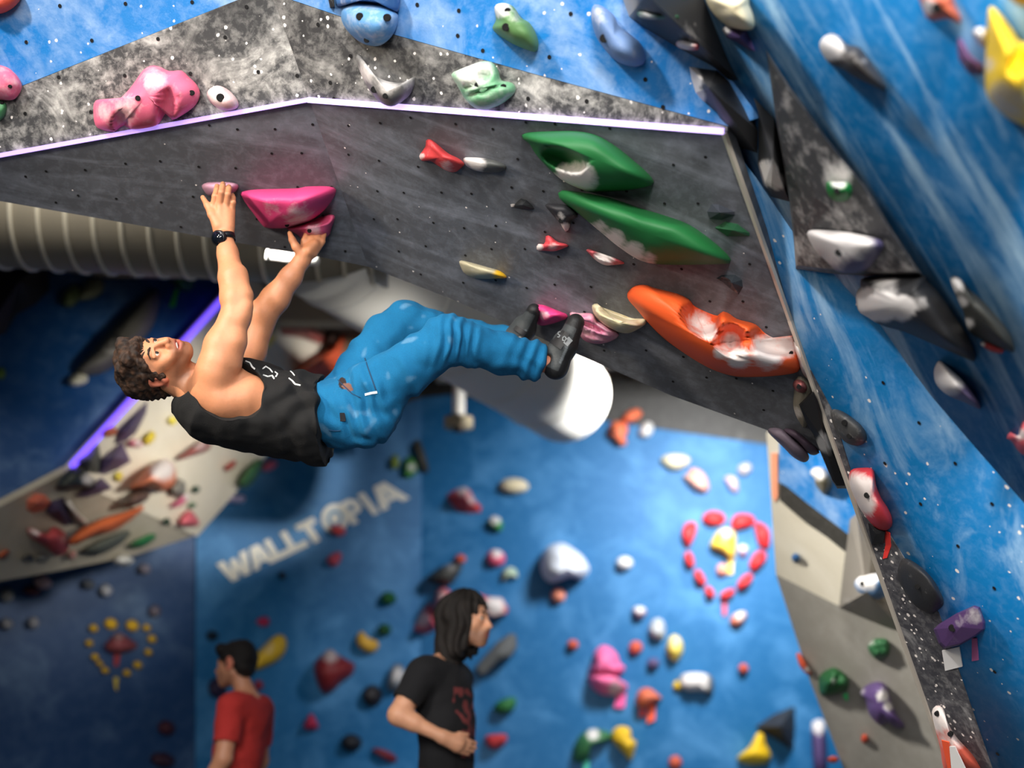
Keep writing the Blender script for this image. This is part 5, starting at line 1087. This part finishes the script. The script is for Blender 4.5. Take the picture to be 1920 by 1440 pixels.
# trousers
pts = cbox(590, 545, 1050, 850, 4.15, 4.82)
f = Field(*bounds(pts, .05), .0044)
chain(f, [(600, 774, 4.45, 60), (650, 774, 4.45, 62), (688, 770, 4.45, 60)], .03, (fwd, 1.45))
chain(f, [(655, 790, 4.38, 46), (690, 788, 4.36, 46), (712, 768, 4.35, 44)], .03)
chain(f, [(672, 745, 4.38, 54), (705, 728, 4.36, 53), (765, 690, 4.34, 48), (832, 640, 4.32, 43), (846, 630, 4.32, 40)], .03)
chain(f, [(840, 634, 4.32, 42), (880, 645, 4.34, 40), (940, 662, 4.38, 37), (1000, 675, 4.42, 33), (1012, 678, 4.43, 32)], .02)
chain(f, [(985, 690, 4.42, 20), (1006, 690, 4.43, 20)], .02)
chain(f, [(650, 740, 4.56, 50), (690, 690, 4.60, 50), (725, 636, 4.63, 45), (757, 607, 4.65, 41)], .03)
chain(f, [(757, 608, 4.65, 42), (810, 622, 4.66, 38), (880, 632, 4.67, 33), (958, 640, 4.66, 27)], .02)
f.cut(P(1020, 678, 4.43), tuple(camv(1, -.10, 0)), .004); f.cut(P(606, 774, 4.45), tuple(camv(-1, -.1, 0)), .004)
def trdisp(V):
    q = np.array([PIX(v) for v in V]); x, y, d = q.T
    kn_ = np.exp(-(((x-852)/38)**2+((y-640)/45)**2)); hp = np.exp(-(((x-680)/50)**2+((y-765)/60)**2)); cf = np.exp(-(((x-1000)/30)**2))
    n1 = nz(V, 10)
    return .008*kn_*np.sin(x*.33+y*.05+3*n1)+.007*hp*np.sin(x*.26-y*.08+3*n1)+.005*cf*np.sin(x*.25+y*.1)+.004*np.sin(x*.06-y*.09+4*n1)*(1-kn_)+.004*nz(V, 24, 6)
def trcol(V):
    q = np.array([PIX(v) for v in V]); x, y, d = q.T
    c = np.repeat(np.array([lin((0, 102, 150))]), len(V), 0)
    k = np.clip(nz(V, 22, 8)*1.2-.55, 0, .25)[:, None]; c = c+(np.array(lin((150, 190, 214)))-c)*k
    near = d < 4.46
    for cx, cy, rx, ry, rgb in ((642, 718, 7, 11, (40, 30, 30)), (650, 724, 9, 6, (120, 84, 72)), (656, 730, 6, 4, (120, 84, 72))):
        m = (((x-cx)/rx)**2+((y-cy)/ry)**2 < 1) & near; c[m] = lin(rgb)
    return c
tr_ = grow('trousers', f, M['cloth'], cl_, trcol, trdisp, 2)
M['dark_seam'] = plain('dark_seam', (6, 52, 84), .8); M['loop'] = plain('dark_loop', (22, 24, 30), .8); M['chalkm'] = plain('chalk_smear', (206, 220, 228), .9)
draw(tr_, 'seam', [(684, 671), (690, 690), (700, 718), (706, 735)], .0022, M['dark_seam'], cl_); draw(tr_, 'seam', [(633, 712), (660, 738), (680, 748)], .0014, M['dark_seam'], cl_)
draw(tr_, 'belt_loop', [(642, 774), (643, 794)], .009, M['loop'], cl_); draw(tr_, 'chalk_smear', [(684, 740), (696, 737), (710, 735)], .004, M['chalkm'], cl_, .002); draw(tr_, 'hip_seam', [(616, 806), (628, 808), (641, 807)], .0016, M['dark_seam'], cl_)
# ankle and shoes
f = Field(*bounds([P(1000, 640, 4.43), P(1060, 700, 4.43)], .06), .004)
chain(f, [(1000, 677, 4.42, 20), (1030, 682, 4.43, 17), (1040, 684, 4.43, 14)], .01)
grow('ankle', f, M['skin'], cl_, lambda V: np.repeat(np.array([lin((196, 128, 100))]), len(V), 0))
def shoe(heel, mid, toe, tongue, d_open, parent):
    pts = [P(*heel[:3]), P(*mid[:3]), P(*toe[:3]), P(*tongue[:3])]
    f = Field(*bounds(pts, .075), .003)
    chain(f, [heel, mid, toe], .02, (fwd, 1.35)); chain(f, [heel, tongue], .03, (fwd, 1.2)); chain(f, [tongue, (mid[0]-6, mid[1]-10, mid[2], mid[3]*.8)], .02, (fwd, 1.2))
    ax = np.array([toe[0]-heel[0], toe[1]-heel[1]], float); ax /= np.linalg.norm(ax); pr = np.array([-ax[1], ax[0]])
    f.ell(P(*d_open[:3]), (d_open[3]*4.4/F, d_open[3]*1.5*4.4/F, .05), np.array([camv(pr[0], -pr[1], 0), camv(ax[0], -ax[1], 0), FW]).T, .006, True)
    def col(V):
        q = np.array([PIX(v)[:2] for v in V])-np.array(heel[:2]); t = q@ax; s = q@pr
        c = np.repeat(np.array([lin((58, 62, 64))]), len(V), 0); L = np.linalg.norm(np.array(toe[:2])-np.array(heel[:2]))
        rnd_ = (s > mid[3]*.35) | (t > L*.9) | (t < -heel[3]*.3); c[rnd_] = lin((26, 27, 29))
        hl_ = (np.abs(s-mid[3]*.2) < 2.2) & (t > L*.1) & (t < L*.5); c[hl_] = lin((92, 98, 102)); return c
    return grow('climbing_shoe', f, M['rubber'], parent, col)
s1 = shoe((1042, 688, 4.43, 20), (1060, 650, 4.42, 21), (1079, 605, 4.44, 17), (1034, 668, 4.43, 15), (1026, 674, 4.37, 8), cl_)
s2 = shoe((966, 650, 4.64, 18), (984, 618, 4.62, 19), (1001, 582, 4.56, 13), (955, 632, 4.64, 11), (944, 640, 4.58, 4), cl_)
M['strap'] = plain('strap_black', (24, 24, 27), .6); M['strap_grey'] = plain('strap_grey', (128, 132, 134), .6)
for so, lines in ((s1, [([(1034, 632), (1048, 640), (1060, 648)], .020, M['strap']), ([(1040, 616), (1052, 626), (1068, 634)], .014, M['strap']), ([(1060, 646), (1067, 638), (1071, 634)], .010, M['strap_grey'])]),
                  (s2, [([(966, 612), (978, 620), (988, 628)], .012, M['strap']), ([(972, 640), (980, 632)], .010, M['strap_grey'])])):
    for pts, w, m_ in lines:
        o = draw(so, 'strap', pts, w, m_, so)
        if o: o.matrix_parent_inverse = so.matrix_world.inverted()*0 if False else Matrix()
for pts in ([(1051, 622), (1047, 622), (1046, 626), (1050, 629), (1048, 632), (1044, 631)], [(1059, 630), (1055, 633), (1055, 638), (1059, 639), (1062, 635), (1059, 630)]):
    draw(s1, 'letter', pts, .0018, M['strap_grey'], s1, .008)
# wristwatch
wt = tag(empty('wristwatch', P(421, 447, 4.40)), kind=None)
wt.parent = cl_; wt.matrix_parent_inverse = Matrix.Translation(-cl_.location)
axw = (P(420, 440, 4.445)-P(423, 455, 4.437)).normalized(); cw = P(421.5, 447, 4.441)
def sub(o): o.parent = wt; o.matrix_parent_inverse = Matrix.Translation(-wt.location); return o
def ringband(c, ax, r, w, t, mat):
    q = ax.to_track_quat('Z', 'Y'); vs = []; fs = []; n = 40
    for k in range(n):
        a = 2*math.pi*k/n; d = q @ Vector((math.cos(a), math.sin(a), 0))
        for rr, z in ((r, -w), (r+t, -w), (r+t, w), (r, w)): vs.append(c+d*rr+ax*z)
    for k in range(n):
        for j in range(4): fs.append((k*4+j, k*4+(j+1) % 4, ((k+1) % n)*4+(j+1) % 4, ((k+1) % n)*4+j))
    o = mesh('watch_band', vs, fs, mat, None, True); fix_normals(o); return sub(o)
ringband(cw, axw, .0325, .011, .004, M['watch'])
fd = (P(417, 446, 4.40)-cw); fd = camv(-.32, -.08, .94); wc = cw+fd*.034
sub(tube('watch_case', wc-fd*.002, wc+fd*.010, .0275, M['watch'], None, 32)); sub(tube('bezel', wc+fd*.0098, wc+fd*.0125, .0262, M['bezel'], None, 32, r2=.024)); sub(tube('dial_glass', wc+fd*.0115, wc+fd*.0130, .0225, M['watch_glass'], None, 32))
# ------------------------------------------------------------------ the two men standing behind
def man(label, hx, hy, d, face, sc, skin_rgb, hair, shirt, trous, stub, near, far, lean=.0, long_hair=False, drop=.148, back=.055, prt=False):
    c = P(hx, hy, d); root = tag(empty('person', (c.x, c.y, 0)), label, 'person')
    fx = Vector((face[0], face[1], 0)).normalized(); rt = fx.cross(Vector((0, 0, 1))).normalized()
    h = Head(c, rt, (Vector((0, 0, 1))-fx*lean*.5).normalized(), sc)
    zs = c.z-drop*sc; k = zs/1.47
    nk = c-fx*back
    B = lambda r, u, z: Vector((nk.x, nk.y, 0))+fx*(u-lean*(zs-z*k if z*k < zs else 0))+rt*r+Vector((0, 0, z*k))
    X = .007
    f = Field(*bounds([B(-.34, -.4, .75), B(.34, .4, 1.5), h.p(0, 0, .16)], .04), X)
    h.build(f, False)
    f.cap(h.p(0, -.028, -.06), B(0, -.02, 1.40), .053, .062, .03)
    f.cap(B(-.10, -.02, 1.40), B(.10, -.02, 1.40), .06, .06, .04); f.cap(B(0, -.01, 1.3), B(0, 0, 1.02), .115, .10, .05, (tuple(rt), 1.3))
    for arm, s in ((near, 1), (far, -1)):
        if arm is None: continue
        sh0, el0, wr0 = [B(s*abs(a[0]) if i < 9 else a[0], a[1], a[2]) for i, a in enumerate(arm[:3])]
        f.cap(sh0, el0, .058, .043, .03); f.cap(el0, sh0.lerp(el0, .5), .045, .052, .02); f.cap(el0, wr0, .043, .028, .02)
        f.cap(el0, el0.lerp(wr0, .35), .046, .042, .02)
        hv = (B(s*abs(arm[3][0]), arm[3][1], arm[3][2])-wr0); hn = hv.normalized(); sp = hn.cross(rt).normalized()
        f.cap(wr0, wr0+hn*.08, .026, .034, .02, (tuple(sp), 1.25))
        for j in range(4):
            b = wr0+hn*.075+sp*(j-1.5)*.021; L = (.075, .085, .08, .062)[j]
            f.cap(b, b+hn*L*.55-rt*s*.012, .0105, .0098, .006); f.cap(b+hn*L*.55-rt*s*.012, b+hn*L*.9-rt*s*.036, .0096, .008, .005)
        f.cap(wr0+hn*.03, wr0+hn*.065-sp*.045, .013, .011, .01); f.cap(wr0+hn*.065-sp*.045, wr0+hn*.10-sp*.055-rt*s*.01, .011, .008, .006)
    grow('body', f, M['skin'], root, h.skincol(skin_rgb, (170, 90, 80), stub), smooth_it=1)
    h.face_parts(root)
    # hair
    f = Field(*bounds([h.c-Vector((0, 0, .05))], .24), .006); s_ = h.s
    f.ell(h.p(0, -.020, .042), (.088*s_, .112*s_, .094*s_), h.R)
    if long_hair:
        f.cap(h.p(0, -.06, .0), h.p(0, -.085, -.15), .085*s_, .062*s_, .05, (tuple(h.r), 1.15))
        for i in (-1, 1): f.cap(h.p(i*.074, .030, .05), h.p(i*.066, -.02, -.13), .026*s_, .038*s_, .03)
        f.ell(h.p(0, .118, -.03), (.064*s_, .075*s_, .112*s_), h.R, .012, True)
    else:
        f.ell(h.p(0, -.06, -.02), (.074*s_, .055*s_, .062*s_), h.R, .03); f.cap(h.p(-.05, .07, .085), h.p(.05, .07, .085), .028*s_, None, .03)
        for i in (-1, 1): f.cap(h.p(i*.076, .02, .04), h.p(i*.077, .008, -.01), .016*s_, .012*s_, .012)
        f.ell(h.p(0, .118, -.030), (.070*s_, .066*s_, .085*s_), h.R, .012, True)
    grow('hair', f, M['hairm'], root, lambda V: np.array(lin(hair))*(1+.6*nz(V, 40)[:, None]), (lambda V: .008*np.sin(np.arctan2((V-np.array(h.c))@np.array(h.r), (V-np.array(h.c))@np.array(h.f))*13+5*nz(V, 7))+.006*nz(V, 16)) if long_hair else (lambda V: .010*nz(V, 16)+.005*nz(V, 40, 3)), 1)
    # shirt
    f = Field(*bounds([B(-.36, -.4, .75), B(.36, .4, 1.52)], .05), X)
    f.cap(B(-.13, -.02, 1.375), B(.13, -.02, 1.375), .082, None, .04)
    f.cap(B(0, -.005, 1.30), B(0, .015, 1.12), .128, .122, .05, (tuple(rt), 1.45)); f.cap(B(0, .015, 1.12), B(0, .02, .93), .124, .122, .04, (tuple(rt), 1.42))
    for arm, s in ((near, 1), (far, -1)):
        if arm is None: continue
        a, e = B(s*abs(arm[0][0]), arm[0][1], arm[0][2]), B(s*abs(arm[1][0]), arm[1][1], arm[1][2]); f.cap(a, a.lerp(e, .64), .080, .070, .04)
        f.ell(a.lerp(e, .64)+(e-a).normalized()*.07, (.085, .085, .085), None, .004, True)
    f.ell(B(0, .03, 1.475), (.078, .078, .055), None, .01, True); f.cut(B(0, 0, .90), (0, 0, -1), .004)
    def shcol(V):
        cc = np.repeat(np.array([lin(shirt)]), len(V), 0)
        if prt:
            u = (V-np.array(nk))@np.array(fx); r_ = np.abs((V-np.array(nk))@np.array(rt)); z_ = V[:, 2]/k
            m = (u > .07) & (r_ < .12) & (z_ > .98) & (z_ < 1.30) & (nz(V, 26) > .12)
            cc[m] = lin((120, 52, 52))
        return cc
    grow('t_shirt', f, M['cloth'], root, shcol, lambda V: .007*nz(V, 8)+.004*nz(V, 20, 2), 2)
    # trousers and shoes, below the frame
    f = Field(*bounds([B(-.26, -.3, .0), B(.26, .35, 1.02)], .04), .010)
    f.cap(B(0, .01, .96), B(0, .01, .86), .112, .125, .04, (tuple(rt), 1.4))
    for s in (-1, 1):
        f.cap(B(s*.095, .01, .84), B(s*.10, .02, .48), .098, .072, .04); f.cap(B(s*.10, .02, .48), B(s*.105, -.01, .09), .072, .062, .02)
    grow('trousers', f, M['cloth'], root, lambda V: np.repeat(np.array([lin(trous)]), len(V), 0), lambda V: .006*nz(V, 9), 2)
    for s in (-1, 1):
        f = Field(*bounds([B(s*.105, -.06, .05), B(s*.115, .18, .05)], .09), .008)
        f.cap(B(s*.105, -.05, .045), B(s*.115, .16, .040), .045, .038, .02); f.cap(B(s*.105, -.03, .05), B(s*.105, -.02, .10), .046, .05, .02); f.cut(B(s*.1, 0, .002), (0, 0, -1), .003)
        grow('shoe', f, M['rubber'], root, lambda V: np.repeat(np.array([lin((40, 40, 44))]), len(V), 0))
    return root
man('long haired man in a black t-shirt standing with his hand on his hip, facing right', 876, 1162, 6.3, (.93, -.36), 1.10, (206, 150, 118), (26, 19, 15), (17, 17, 21), (52, 22, 26), (90, 60, 46),
    [(.20, -.03, 1.36), (.30, -.10, 1.17), (.23, .10, 1.07), (.17, .18, 1.03)], [(.20, -.02, 1.36), (.25, -.06, 1.06), (.22, .08, .86), (.2, .12, .76)], lean=.02, long_hair=True, back=.11, prt=True)
man('dark haired man in a red t-shirt standing in the shade at the left, facing left', 441, 1246, 7.4, (-.96, .28), 1.04, (186, 130, 100), (20, 14, 13), (176, 44, 40), (40, 40, 48), (150, 104, 80),
    [(.19, .0, 1.36), (.24, .0, 1.06), (.25, .12, .84), (.25, .17, .74)], [(.19, -.01, 1.36), (.235, -.02, 1.07), (.24, .10, .85), (.24, .14, .75)], lean=-.04, back=.085)
